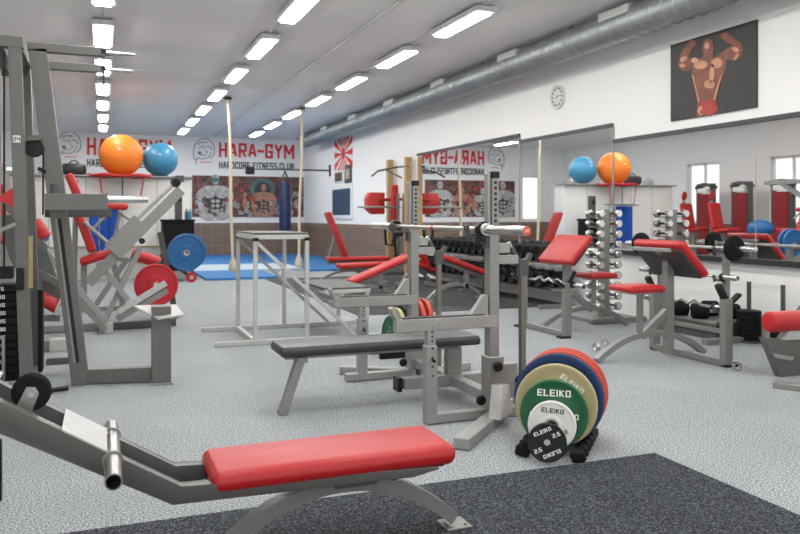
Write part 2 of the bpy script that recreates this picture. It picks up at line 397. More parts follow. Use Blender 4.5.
PYa, PYb, PZ0, PZ1 = 5.45, 6.6, 2.155, 2.965
t = Thing('wall_picture', 'black poster of a flexing bodybuilder high on the right wall', 'poster', (W - .015, 6.02, PZ0))
t.part('board', B((W - .012, (PYa + PYb) / 2, (PZ0 + PZ1) / 2), (.022, PYb - PYa, PZ1 - PZ0), bevel=.001), mat('poster_black', (.022, .02, .02), .5))
def pm(x, y, k=0):
    s_ = (x - 290) / 345; top = 183 - 106 * s_; bot = 487 - 59 * s_
    tt = (y - top) / (bot - top)
    return V((W - .0235 - .0012 * k, PYb + (PYa - PYb) * s_, PZ1 + (PZ0 - PZ1) * tt))
def blob(m, pts, k=0): m.prism([pm(x, y, k) for x, y in pts], (-.001, 0, 0))
def ell(m, cx, cy, rx, ry, k=0, a=0, n=18):
    ca, sa = math.cos(a), math.sin(a)
    blob(m, [(cx + rx * math.cos(q) * ca - ry * math.sin(q) * sa, cy + rx * math.cos(q) * sa + ry * math.sin(q) * ca) for q in [2 * PI * i / n for i in range(n)]], k)
SK = mat('printed_skin', (.2, .05, .02), .45, noise=.8, nscale=9); SKL = mat('printed_skin_light', (.55, .26, .14), .45, noise=.7, nscale=14)
m = MB()
blob(m, [(385, 240), (430, 228), (475, 232), (505, 208), (528, 215), (524, 262), (512, 310), (495, 350), (490, 395), (495, 447), (405, 466), (412, 400), (400, 340), (382, 292)])
blob(m, [(395, 238), (372, 228), (340, 222), (326, 250), (336, 280), (362, 284), (395, 262)], 1)
blob(m, [(328, 258), (338, 215), (368, 170), (392, 172), (388, 195), (362, 240)], 2)
blob(m, [(500, 215), (530, 190), (560, 178), (585, 192), (582, 226), (556, 240), (520, 232)], 1)
blob(m, [(590, 205), (580, 170), (545, 140), (520, 142), (518, 158), (548, 176), (566, 200)], 2)
ell(m, 388, 172, 17, 16, 3); ell(m, 521, 141, 17, 15, 3)
ell(m, 455, 188, 23, 36, 3, .05); ell(m, 455, 222, 22, 14, 2)
t.part('figure', m, SK)
m = MB()
ell(m, 425, 258, 30, 17, 4, -.15); ell(m, 490, 250, 24, 20, 4, -.3); ell(m, 400, 240, 15, 11, 5); ell(m, 352, 236, 17, 10, 5, -.5)
ell(m, 345, 262, 14, 8, 5); ell(m, 562, 196, 14, 9, 5, .5); ell(m, 470, 292, 10, 40, 4, .1); ell(m, 460, 335, 22, 17, 4)
blob(m, [(388, 300), (394, 300), (420, 400), (414, 410)], 4); blob(m, [(505, 300), (511, 296), (480, 410), (472, 405)], 4)
ell(m, 451, 180, 10, 14, 5); ell(m, 565, 225, 5, 16, 5, .5); ell(m, 425, 442, 14, 18, 4); ell(m, 480, 432, 11, 14, 4)
t.part('highlights', m, SKL)
m = MB(); blob(m, [(425, 405), (482, 395), (490, 440), (468, 462), (420, 452), (432, 430)], 5); t.part('trunks', m, mat('printed_red', (.4, .03, .02), .5, noise=.6, nscale=12))
# clock
ck = PX(558.5, 97, W); R_ = .16
t = Thing('wall_clock', 'small round white clock high on the right wall above the mirrors', 'clock', (W - .02, ck.y, ck.z))
t.part('case', MB().lathe([(0, 0), (R_, 0), (R_, .03), (R_ - .012, .035), (R_ - .02, .022), (0, .022)], (W, ck.y, ck.z), (-1, 0, 0)), mat('clock_case', (.66, .68, .67), .4))
m = MB()
for k in range(12):
    a = k * PI / 6; m.box((W - .024, ck.y + .115 * math.sin(a), ck.z + .115 * math.cos(a)), (.003, .022, .03), bevel=0)
t.part('hour_marks', m, TXTB)
t.part('hands', MB().beam((W - .028, ck.y, ck.z), (W - .028, ck.y - .07, ck.z + .015), .004, .012).beam((W - .028, ck.y, ck.z), (W - .028, ck.y + .03, ck.z - .02), .004, .014), TXTB)
# rising sun rays flag
fy0, fy1 = PX(353, 150, W).y, PX(335, 150, W).y; fz1, fz0 = 3.12, 2.3
t = Thing('wall_flag', 'white flag with red sun rays on the right wall near the back corner', 'flag', (W - .01, (fy0 + fy1) / 2, fz0))
t.part('cloth', B((W - .006, (fy0 + fy1) / 2, (fz0 + fz1) / 2), (.006, fy1 - fy0, fz1 - fz0), bevel=0), WHITE)
m = MB(); cy, cz_ = (fy0 + fy1) / 2, fz0 + .42
def edgept(a):
    dy, dz = math.cos(a), math.sin(a)
    k = min((fy1 - cy) / abs(dy) if abs(dy) > 1e-6 else 9, ((fz1 - cz_) if dz > 0 else (cz_ - fz0)) / abs(dz) if abs(dz) > 1e-6 else 9)
    return V((W - .011, cy + dy * k, cz_ + dz * k))
for k in range(16):
    a = k * PI / 8
    m.prism([V((W - .011, cy, cz_)), edgept(a - .1), edgept(a + .1)], (-.002, 0, 0))
m.lathe([(0, 0), (.14, 0), (.14, .004), (0, .004)], (W - .011, cy, cz_), (-1, 0, 0), 20)
t.part('rays', m, TXTR)
# items under flag
def wpanel(name, lab, cat, u0, u1, v0, v1, m1, m2, fr=.05):
    a = PX(u0, v0, W); b = PX(u1, v1, W)
    t = Thing(name, lab, cat, (W - .02, (a.y + b.y) / 2, b.z))
    c = V((W - .02, (a.y + b.y) / 2, (PX((u0 + u1) / 2, v0, W).z + PX((u0 + u1) / 2, v1, W).z) / 2)); hh = PX((u0 + u1) / 2, v0, W).z - PX((u0 + u1) / 2, v1, W).z
    wy = abs(a.y - b.y)
    t.part('frame', B(c, (.04, wy, hh)), m1); t.part('panel', B(c - V((.022, 0, 0)), (.006, wy - 2 * fr, hh - 2 * fr), bevel=0), m2)
wpanel('picture_frame', 'white framed dark blue picture on the right wall under the flag', 'picture', 333, 353, 185, 219, WHITE, mat('dark_blue_print', (.03, .07, .13), .4), .1)
wpanel('shelf_photo', 'small brown photo beneath the sun ray flag', 'photo', 336, 344, 171, 183, WHITE, mat('brown_print', (.12, .07, .05), .5, noise=.7, nscale=12), .04)
wpanel('shelf_photo', 'narrow dark and pale photo beneath the right half of the flag', 'photo', 346, 352, 165, 183, DGREY, mat('pale_print', (.5, .42, .32), .5, noise=.6, nscale=9), .1)

# ------------------------------------------------------------ back wall: mural, sign, logos
def sign(u0, u1, v0, v1, w0, w1, lab, logo):
    Yq = YB - .002
    a, b = PY(u0, v0, Yq), PY(u1, v1, Yq); cx = (a.x + b.x) / 2; wd = b.x - a.x
    zc = (PY((u0 + u1) / 2, v0, Yq).z + PY((u0 + u1) / 2, v1, Yq).z) / 2; hh = PY((u0 + u1) / 2, v0, Yq).z - PY((u0 + u1) / 2, v1, Yq).z
    Rm = Matrix(((1, 0, 0), (0, 0, -1), (0, 1, 0))).to_4x4()   # text faces -Y
    t = Thing('wall_sign', lab, 'sign', (cx, Yq, zc), 'gym name signs')
    t.part('lettering', MB().text('HARA-GYM', 1, Matrix.Translation((cx, Yq - .004, zc)) @ Rm, .012, .035, wd, hh), TXTR)
    z2 = (PY((u0 + u1) / 2, w0, Yq).z + PY((u0 + u1) / 2, w1, Yq).z) / 2; h2 = PY((u0 + u1) / 2, w0, Yq).z - PY((u0 + u1) / 2, w1, Yq).z
    t.part('small_lettering', MB().text('HARDCORE FITNESS CLUB', 1, Matrix.Translation((cx, Yq - .004, z2)) @ Rm, .012, .035, wd, h2), TXTB, label='black lettering HARDCORE FITNESS CLUB')
    lx, lz = PY(logo[0], logo[1], Yq).x, PY(logo[0], logo[1], Yq).z; s_ = .3
    m = MB()
    def st(pts, r=.012): m.rod([V((lx + p[0] * s_, Yq - .006, lz + p[1] * s_)) for p in pts], r, 6, (0, 1, 0))
    st([(-.9, -.9), (-1.0, -.1), (-.85, .6), (-.3, 1.15), (.3, 1.2), (.8, .8), (1, .2), (.95, -.3), (.6, -.7)])
    st([(-.6, .6), (-.2, .85), (.3, .8)]); st([(-.5, .3), (-.1, .45), (.1, .2)]); st([(.2, .45), (.6, .4), (.75, .1)])
    st([(-.6, -.1), (-.4, -.4), (0, -.45), (.3, -.2), (.2, .1)]); st([(-.8, -.9), (-.6, -.6), (-.1, -.8), (.4, -.6), (.7, -.1)])
    st([(-.7, -1.3), (-.75, -.9), (-.4, -.7)])
    m.lathe([(0, 0), (.05, 0), (.05, .01), (0, .01)], (lx - .12, Yq, lz - .06), (0, -1, 0), 12)
    t.part('logo_drawing', m, mat('logo_grey', (.22, .23, .24), .7))
    m = MB(); m.box((lx + .05, Yq - .005, lz - .32), (.3, .006, .02), bevel=0); t.part('logo_underline', m, TXTR)
sign(219, 294, 143.8, 158, 162.5, 169.2, 'right HARA-GYM sign over the mural, red letters and lion sketch', (204, 151))
sign(87, 171, 139, 156, 160, 167.5, 'left HARA-GYM sign partly hidden behind the gym balls', (69, 145))

Yq = YB - .005
MZ1, MZ0 = 2.31, 1.12
def mural_mat():
    m = bpy.data.materials.new('mural_print'); m.use_nodes = True; nt = m.node_tree; bs = nt.nodes['Principled BSDF']
    tc = nt.nodes.new('ShaderNodeTexCoord'); n = nt.nodes.new('ShaderNodeTexNoise'); n.inputs['Scale'].default_value = 3.2; n.inputs['Detail'].default_value = 8; n.inputs['Distortion'].default_value = 1.2
    r = nt.nodes.new('ShaderNodeValToRGB'); cr = r.color_ramp
    cr.elements[0].position = .3; cr.elements[0].color = (.015, .013, .013, 1); cr.elements[1].position = .72; cr.elements[1].color = (.3, .2, .18, 1)
    for p, c in ((.42, (.09, .03, .025)), (.5, (.2, .05, .035)), (.56, (.06, .07, .07)), (.64, (.25, .07, .05))):
        e = cr.elements.new(p); e.color = (*c, 1)
    nt.links.new(tc.outputs['Object'], n.inputs['Vector']); nt.links.new(n.outputs[0], r.inputs[0]); nt.links.new(r.outputs[0], bs.inputs['Base Color'])
    return m
MMAT = mural_mat()
MPALE = mat('mural_pale', (.42, .42, .4), .6, noise=.75, nscale=9); MDARK = mat('mural_dark', (.04, .04, .045), .6)
MTEAL = mat('mural_teal', (.08, .15, .16), .6, noise=.6, nscale=7); MFLESH = mat('mural_flesh', (.4, .2, .13), .6, noise=.6, nscale=7); MRED = mat('mural_red', (.42, .06, .05), .6, noise=.5, nscale=6)
def mural(xa, xb, seed, lab):
    mw = xb - xa
    t = Thing('wall_mural', lab, 'mural', (xa + mw / 2, Yq, MZ0))
    t.part('board', B((xa + mw / 2, Yq, (MZ0 + MZ1) / 2), (mw, .02, MZ1 - MZ0), bevel=0), MMAT)
    def mel(m, cx, cy, rx, ry, k=0, an=0, n=14):
        pts = []
        for i in range(n):
            q = 2 * PI * i / n; x, y = rx * math.cos(q), ry * math.sin(q)
            x, y = x * math.cos(an) - y * math.sin(an), x * math.sin(an) + y * math.cos(an)
            pts.append(V((xa + mw * cx + x, Yq - .0115 - .0015 * k, MZ0 + (MZ1 - MZ0) * cy + y)))
        m.prism(pts, (0, -.001, 0))
    rnd = random.Random(seed); skl, skd, tl, fl, rd = MB(), MB(), MB(), MB(), MB()
    def brute(m, cx, cy, s_):
        mel(m, cx, cy + .36 * s_, .1 * s_, .13 * s_, 8)
        mel(m, cx, cy + .16 * s_, .34 * s_, .09 * s_, 7)
        for sg in (-1, 1):
            X = lambda d: cx + sg * d * s_ / mw
            mel(m, X(.14), cy + .05 * s_, .14 * s_, .11 * s_, 9, sg * -.2)
            mel(m, X(.36), cy + .04 * s_, .09 * s_, .15 * s_, 8, sg * .25); mel(m, X(.34), cy - .22 * s_, .075 * s_, .16 * s_, 8, sg * -.35)
            mel(m, X(.2), cy - .42 * s_, .2 * s_, .09 * s_, 10, sg * .25)
            for j in range(3): mel(m, X(.06), cy - (.1 + .1 * j) * s_, .052 * s_, .045 * s_, 9)
            mel(skd, X(.035), cy + .37 * s_, .018 * s_, .016 * s_, 11)
        mel(skd, cx, cy - .04 * s_, .2 * s_, .3 * s_, 6)
    for i in range(110):
        x = rnd.uniform(.03, .97); y = rnd.uniform(.05, .36)
        if x < .08 or x > .84: y = rnd.uniform(.05, .6)
        r = rnd.uniform(.035, .065); mel(skl if rnd.random() < .85 else tl, x, y, r, r * 1.15, i % 5)
        mel(skd, x - .4 * r / mw, y, r * .25, r * .3, 5.5); mel(skd, x + .4 * r / mw, y, r * .25, r * .3, 5.5)
    for i in range(26): mel(skd, rnd.uniform(.05, .95), rnd.uniform(.3, .95), rnd.uniform(.03, .1), rnd.uniform(.02, .08), .5, rnd.uniform(-1, 1))
    for i in range(16): mel(rd, rnd.uniform(.3, .95), rnd.uniform(.4, .93), rnd.uniform(.03, .09), rnd.uniform(.02, .06), .8, rnd.uniform(-1, 1))
    if seed == 4:
        mel(tl, .62, .7, .38, .32, 1); mel(skd, .62, .64, .24, .28, 2)
        brute(skl, .2, .5, 1.15); brute(fl, .63, .42, .85); mel(tl, .2, .9, .14, .07, 12)
    else:
        brute(skl, .14, .5, 1.05); brute(skl, .37, .42, .8); brute(fl, .6, .45, .75); brute(skl, .84, .5, 1.0)
    mel(fl, .46, .33, .07, .2, 9); mel(fl, .46, .55, .05, .07, 9); mel(rd, .535, .45, .07, .1, 11)
    t.part('painted_skulls', skl, MPALE); t.part('painted_shadows', skd, MDARK); t.part('painted_glow', tl, MTEAL); t.part('painted_figure', fl, MFLESH); t.part('painted_red', rd, MRED)
mural(XAT(192, Yq), XAT(303.5, Yq), 4, 'wide mural of muscular figures above skulls, behind the punching bag')
mural(-1.55, 1.7, 9, 'second muscular figure mural, seen only in the tallest mirror below the reversed sign')

# ------------------------------------------------------------ ropes, bag
def rope(u0, u1, Y, lab, zb_):
    top = PY(u0, 100, Y); top.z = CZ; bot = PY(u1, 270, Y); bot.z = zb_ + .15
    t = Thing('climbing_rope', lab, 'rope', (bot.x, bot.y, CZ), 'climbing ropes')
    t.part('rope', MB().rod([top, top.lerp(bot, .33) + V((.015, 0, 0)), top.lerp(bot, .66) - V((.01, 0, 0)), bot], .03, 12, (1, 0, 0)), ROPE)
    t.part('rope_knot', MB().lathe([(0, -.13), (.06, -.12), (.085, -.06), (.075, .02), (.045, .1), (.032, .14)], bot, (0, 0, 1), 20), ROPE)
    t.part('ceiling_hook', MB().lathe([(0, 0), (.07, 0), (.07, .03), (.03, .05), (0, .05)], top - V((0, 0, .05)), (0, 0, 1), 20), DGREY)
rope(228, 233, 14.8, 'left climbing rope hanging over the front blue mat', .06)
rope(302, 299, 15.6, 'right climbing rope hanging beside the punching bag', .06)
bx = PY(285, 170, 19.8)
zbar = 2.36
t = Thing('bag_bracket', 'long black steel arm on the right wall carrying the punching bag', 'bracket', (W, 19.8, zbar))
xl = XAT(250, 19.8)
t.part('arm', MB().tube((xl, 19.8, zbar), (W - .02, 19.8, zbar), .022), DGREY); t.part('wall_plate', B((W - .015, 19.8, zbar), (.03, .12, .3)), DGREY)
t.part('end_block', B((xl, 19.8, zbar - .04), (.22, .14, .2), bevel=.02), PLASTIC)
t = Thing('punching_bag', 'navy blue punching bag hanging from chains before the mural', 'punching bag', (bx.x, 19.8, .75))
t.part('bag', MB().lathe([(0, 0), (.12, .01), (.148, .04), (.155, .2), (.155, 1.2), (.14, 1.27), (0, 1.28)], (bx.x, 19.8, .76), (0, 0, 1), 28), BAG)
m = MB()
for k in range(4):
    a_ = PI / 4 + k * PI / 2; t.part('chain', MB().tube((bx.x + .15 * math.cos(a_), 19.8 + .15 * math.sin(a_), 2.0), (bx.x, 19.8, 2.33), .016, 6), DGREY)

# ------------------------------------------------------------ white partition and what stands on it
PYY, PZ = 14.9, 1.885
t = Thing('locker_partition', 'low white panelled partition behind the leg press with the gym balls on top', 'partition', (.35, PYY, 0))
x0, x1 = -1.5, XAT(191, 14.9)
t.part('panel', B(((x0 + x1) / 2, PYY + .2, (PZ + .6) / 2 - .02), (x1 - x0, .4, PZ - .64), bevel=.004), PANELW)
t.part('plinth', B(((x0 + x1) / 2, PYY + .2, .29), (x1 - x0 - .02, .38, .58), bevel=.004), mat('plinth_grey', (.55, .55, .53), .6))
t.part('edge_strip', B(((x0 + x1) / 2, PYY + .19, .59), (x1 - x0, .4, .02)), WOOD)
t.part('shelf_board', B(((x0 + x1) / 2, PYY + .16, PZ - .015), (x1 - x0 + .04, .56, .03)), mat('shelf_grey', (.3, .3, .3), .5))
m = MB()
for k in range(1, 5): m.box((x0 + (x1 - x0) * k / 5, PYY - .002, 1.22), (.012, .006, 1.2), bevel=0)
t.part('door_seam', m, mat('seam_line', (.4, .39, .37), .6))
bo = PY(121, 155.5, 14.75); bb = PY(160.5, 158, 14.95)
def ball(c, r, m_, lab):
    c = V(c); t = Thing('gym_ball', lab, 'gym ball', (c.x, c.y, c.z - r), 'inflated gym balls')
    mb = MB(); prof = []
    for i in range(41):
        a_ = -PI / 2 + PI * i / 40; rr = r * (1 + (.006 if i % 4 == 0 and 4 < i < 36 else 0))
        prof.append((max(0, rr * math.cos(a_)) if 0 < i < 40 else 0, rr * math.sin(a_)))
    mb.lathe(prof, c, (.3, .1, 1), 40); t.part('ball', mb, m_); t.part('valve', MB().lathe([(0, 0), (.02, 0), (.015, .008), (0, .008)], c + V((-.1, -1, .25)).normalized() * r, (-.1, -1, .25), 12), WHITE)
ball((bo.x, 14.75, bo.z), .375, ORB, 'large orange gym ball resting on the red ring shelf')
ball((bb.x, 14.97, 1.886 + .315), .315, BLUEB, 'blue gym ball on the partition beside the orange ball')
t = Thing('ball_stand', 'red net ball stand with thin legs under the orange ball', 'stand', (bo.x, 14.6, 1.3))
m = MB(); cx, cy = bo.x, 14.62
m.rod([V((cx + .5 * math.cos(q), cy + .26 * math.sin(q), bo.z - .375 + .012 * math.sin(5 * q))) for q in [2 * PI * i / 24 for i in range(25)]], .03, 8, (0, 0, 1))
t.part('ring', m, RED)
m = MB().box((cx, cy, bo.z - .385), (.7, .34, .02)); t.part('net', m, RED)
for dx in (-.36, .38): t.part('leg', MB().tube((cx + dx, cy - .2, bo.z - .39), (cx + dx * .82, cy - .2, 1.42), .012), RED)
t.part('leg', MB().tube((cx + .02, cy - .2, bo.z - .39), (cx + .02, cy - .2, 1.42), .01), DGREY)
t.part('hanging_ring', MB().box((cx, cy - .1, 1.41), (.72, .2, .015)), DGREY)
def bag(c, lab, s_, m_):
    c = V(c); t = Thing('sports_bag', lab, 'bag', c)
    t.part('body', B(c + V((0, 0, .11 * s_)), (.42 * s_, .24 * s_, .2 * s_), bevel=.07 * s_, seg=3), m_)
    t.part('handle', MB().rod(arc(c + V((-.1, 0, .18 * s_)), c + V((.1, 0, .18 * s_)), .09 * s_, 8), .012, 8, (0, 1, 0)), m_)
bag((XAT(74, 15.1), 15.1, PZ), 'black sports bag on top of the partition left of the balls', 1.0, BLACKV)
bag((-.95, 15.1, PZ), 'grey bag at the left end of the partition top', .6, mat('grey_bag', (.4, .4, .4), .7))
t = Thing('hanging_mat', 'blue exercise mats hanging on the partition behind the leg press', 'exercise mat', (-.05, 14.7, .5))
for k, dx in enumerate((-.13, .05, .2)): t.part('mat', B((-.02 + dx, 14.78 - k * .03, .95), (.16, .05, .85), bevel=.02, seg=2), BLUEC)
t.part('hook_rail', MB().tube((-.4, 14.74, 1.4), (.5, 14.74, 1.4), .015), STEEL)
tb = XAT(177.5, 14.2)
t = Thing('side_table', 'black cabinet table beside the partition with bottles on top', 'table', (tb, 14.2, 0))
t.part('top', B((tb, 14.2, 1.07), (.56, .5, .04)), RUB); t.part('body', B((tb, 14.2, .62), (.53, .44, .86)), RUB)
for dx in (-.25, .25):
    for dy in (-.2, .2): t.part('leg', B((tb + dx, 14.2 + dy, .525), (.03, .03, 1.05)), DGREY)
t = Thing('speaker', 'narrow black speaker standing on the black cabinet', 'speaker', (tb + .02, 14.25, 1.09))
t.part('body', B((tb + .02, 14.25, 1.34), (.12, .14, .5), bevel=.01), DGREY); t.part('cone', MB().lathe([(0, 0), (.045, 0), (.05, .01), (.02, .006), (0, .006)], (tb + .02, 14.18, 1.45), (0, -1, 0), 16), PLASTIC)
for k, dx in enumerate((-.2, .15, .21)):
    single('water_bottle', ['water bottle on the left of the black cabinet', 'water bottle just right of the speaker on the cabinet', 'water bottle at the right edge of the black cabinet'][k], 'bottle',
           MB().lathe([(0, 0), (.03, 0), (.032, .12), (.012, .16), (.012, .19), (0, .19)], (tb + dx, 14.15, 1.09), (0, 0, 1), 14), [PANELW, DGREY, BLUEB][k], (tb + dx, 14.15, 1.09), 'bottles on the cabinet')
# grey door leaf seen in the mirror
t = Thing('grey_cabinet', 'tall grey cabinet near the back wall, reflected left of the blue ball', 'cabinet', (-2.1, 20, 0))
t.part('body', B((-2.1, 20, 1.1), (.4, .5, 2.2)), mat('cabinet_grey', (.5, .48, .45), .6)); t.part('notice', B((-1.897, 20, 1.5), (.006, .2, .28), bevel=0), WHITE)

# ------------------------------------------------------------ plates
RT3 = lambda ax: V(ax).to_track_quat('Z', 'Y').to_matrix().to_4x4()
def plate(c, axis, r, th, m_, lab, group, text=None, tcol=None, tr=.68, tw=None, spin=0, hub=.03, num=None, twice=False, floor=False):
    """c centre of the front face, axis pointing to the viewer side"""
    c = V(c); ax = V(axis).normalized(); base = (c.x, c.y, c.z - r)
    t = Thing('weight_plate', lab, 'weight plate', base, group)
    prof = [(hub, 0), (hub, -th), (r * .45, -th), (r * .5, -th * .8), (r * .85, -th * .8), (r * .9, -th), (r - .005, -th), (r, -th + .005), (r, -.005), (r - .005, 0), (r * .9, 0), (r * .86, -th * .14), (r * .42, -th * .14), (r * .38, 0), (hub, 0)]
    t.part('disc', MB().lathe(prof, c, ax, 56), m_)
    t.part('hub', MB().lathe([(hub * .85, -th * .9), (hub * .85, .001), (hub * 1.25, .001), (hub * 1.25, -th * .1), (hub * 1.0, -th * .9), (hub * .85, -th * .9)], c, ax, 28), P_BLK if m_ == P_BLK else STEEL)
    if text:
        up = V((0, 0, 1)); up = (up - ax * up.dot(ax)).normalized(); rt = up.cross(ax)
        Rm = Matrix((rt, up, ax)).transposed().to_4x4() @ Matrix.Rotation(spin, 4, 'Z')
        base_m = Matrix.Translation(c - ax * (th * .14 - .0008)) @ Rm
        m2 = MB()
        m2.text(text, 1, base_m @ Matrix.Translation((0, r * tr, 0)), .0012, .03, tw or r * .95, (tw or r * .95) * .2)
        if twice: m2.text(text, 1, base_m @ Matrix.Rotation(PI, 4, 'Z') @ Matrix.Translation((0, r * tr, 0)), .0012, .03, tw or r * .95, (tw or r * .95) * .2)
        if num:
            for q, s_ in num: m2.text(s_, r * (.16 if r > .1 else .2), base_m @ Matrix.Translation((r * .62 * math.sin(q), r * .62 * math.cos(q), 0)), .0012, .03)
        t.part('lettering', m2, tcol)
    return t
axs = V((-.67, -.74, .0)).normalized()
gp = 'coloured bumper plates on the floor rack'
def onfloor(u, vb, r, zlift=.012): p = G(u, vb); p.z = r + zlift; return p
lean = V((-.60, -.79, .10)).normalized()
Pblk = V((1.935, 3.115, .103)); stepdir = V((.67, .74, 0)).normalized()
plate((1.918, 3.08, .1), (-.52, -.85, .12), .09, .022, P_BLK, 'small black plate marked 2.5 at the front of the coloured plates', gp, 'ELEIKO', TXTW, .6, .085, -.42 * -1, .018, [(1.25, '2.5'), (1.25 + PI, '2.5')], True)
def stack(dist, du=0): p = V((1.968, 3.135, 0)) + stepdir * dist; p.x += du; return p
def st_plate(dist, r, th, m_, lab, *a_, z=.012, lx=0, **k):
    p = stack(dist, lx); p.z = r + z; return plate(p, lean, r, th, m_, lab, gp, *a_, **k)
st_plate(.045, .115, .026, P_WHT, 'white five kilo plate behind the small black plate', 'ELEIKO', TXTB, .6, .105, -.05, .025, [(PI/2 + .3, '5')], z=.035)
st_plate(.10, .163, .03, P_GRN, 'green ten kilo plate in the floor stack', 'ELEIKO', TXTW, .6, .16, .0, .03, [(PI/2 + .1, '10'), (-PI/2 - .1, '10')], z=.03)
st_plate(.165, .2, .035, P_YEL, 'yellow fifteen kilo plate behind the green plate', 'ELEIKO', TXTW, .66, .13, -.62, .03, None, z=.02)
st_plate(.235, .2235, .04, P_BLUE, 'dark blue twenty kilo plate in the floor stack', None, None, z=.012)
for k in range(3):
    st_plate(.29 + k * .052, .225, .036, P_RED, ['red plate directly behind the dark blue plate', 'red plate between the other two red plates', 'rearmost red plate of the floor stack'][k], None, None, z=.012)
c0 = stack(.0)
t = Thing('plate_rack', 'black rubber floor rack holding the coloured plates upright', 'plate rack', (c0.x, c0.y, 0))
m = MB(); sd = V((stepdir.y, -stepdir.x, 0))
for sg in (-1, 1): t.part('side_rail', MB().beam(stack(.02) + sd * (.13 * sg) + V((0, 0, .025)), stack(.47) + sd * (.155 * sg) + V((0, 0, .025)), .03, .05, .01), RUB)
m = MB()
for k in range(6): 
    q = stack(.0 + k * .085)
    for sg in (-1, 1): t.part('divider', MB().beam(q + sd * (.1 * sg) + V((0, 0, .02)), q + sd * (.165 * sg) + V((0, 0, .035)), .03, .05, .008), RUB)
t.part('end_block', B(stack(.0) - sd * .115 + V((0, 0, .05)), (.05, .05, .09), bevel=.02), RUB)
t.part('end_block', B(stack(.0) + sd * .115 + V((0, 0, .035)), (.05, .05, .06), bevel=.02), RUB)

# ------------------------------------------------------------ red seated row bench (front)
t = Thing('row_bench', 'long grey machine bench with a red pad, nearest the camera', 'bench', (.7, 2.6, 0))
t.part('seat_pad', MB().pad((.318, 2.60, .308), (1.165, 2.60, .311), .305, .074, .034), RED)
t.part('seat_board', B((.72, 2.60, .277), (.8, .26, .012)), PLASTIC)
def slope_beam(y, x1):
    pts = [(-.95, 1.07 - .0), (.215, .2885), (x1, .2400)]
    # side outline of the bent box beam
    top = [V((-.95, y, 1.045)), V((-.28, y, .624)), V((.225, y, .314)), V((x1, y, .28))]
    bot = [V((x1 + .02, y, .268)), V((x1 - .08, y, .25)), V((.2, y, .262)), V((-.3, y, .545)), V((-.95, y, .955))]
    return top + bot
m = MB().prism([p - V((0, .0, 0)) for p in slope_beam(2.455, 1.08)], (0, .045, 0), .003); t.part('frame_beam', m, GREY)
m = MB().prism(slope_beam(2.66, 1.08), (0, .045, 0), .003); t.part('frame_beam', m, GREY)
p1 = arc((.36, 2.58, .042), (1.2, 2.58, .042), .175, 20, 2.2)
t.part('arched_leg', MB().flat(p1, .06, .045, (0, 1, 0)), SILVER)
t.part('arch_bracket', B((.8, 2.58, .248), (.15, .2, .026)), DGREY)
for x in (.36, 1.21):
    f = t.part('foot_plate', B((x, 2.58, .014), (.1, .1, .008), bevel=.002), SILVER)
    t.part('bolt', MB().tube((x + .03, 2.55, .016), (x + .03, 2.55, .026), .006, 8), STEEL, f)
def onsl(x): return .624 + (x + .28) * (.314 - .624) / .505
q0, q1 = -.112, .012
t.part('cover_plate', MB().prism([V((q0, 2.45, onsl(q0) + .001)), V((q1, 2.45, onsl(q1) + .001)), V((q1, 2.71, onsl(q1) + .001)), V((q0, 2.71, onsl(q0) + .001))], (0, 0, .006)), PALE)
m = MB(); r0, r1 = .0235, .020
m.lathe([(r0, 0), (r0, .6), (r1, .6), (r1, 0), (r0, 0)], (.027, 2.25, .421), (0, 1, 0), 32)
t.part('foot_tube', m, STEEL)
for yy in (2.445, 2.715): t.part('tube_collar', MB().lathe([(.024, 0), (.03, 0), (.03, .01), (.024, .01)], (.027, yy, .421), (0, 1, 0), 24), SILVER)
t.part('pulley_wheel', MB().lathe([(0, 0), (.05, 0), (.055, .006), (.046, .018), (.055, .03), (.05, .036), (0, .036)], (-.2, 2.54, .622), (0, 1, 0), 40), RUB)
hb = t.part('pulley_bracket', MB().prism([V((-.245, 2.53, .575)), V((-.2, 2.53, .56)), V((-.178, 2.53, .62)), V((-.188, 2.53, .64)), V((-.212, 2.53, .642))], (0, .006, 0), .001), SILVER)
t.part('axle_bolt', MB().tube((-.2, 2.522, .62), (-.2, 2.53, .62), .009, 6), STEEL, hb)
t.part('foot_plate', B((-.36, 2.5, .7), (.16, .2, .05), Matrix.Rotation(.57, 3, 'Y')), PALE)
t.part('cable_strap', MB().beam((-.27, 2.38, .535), (-.27, 2.38, .4), .02, .012).box((-.27, 2.38, .39), (.02, .02, .05)), PLASTIC)
t.part('column', B((-.98, 2.58, .6), (.08, .3, 1.2)), GREY)

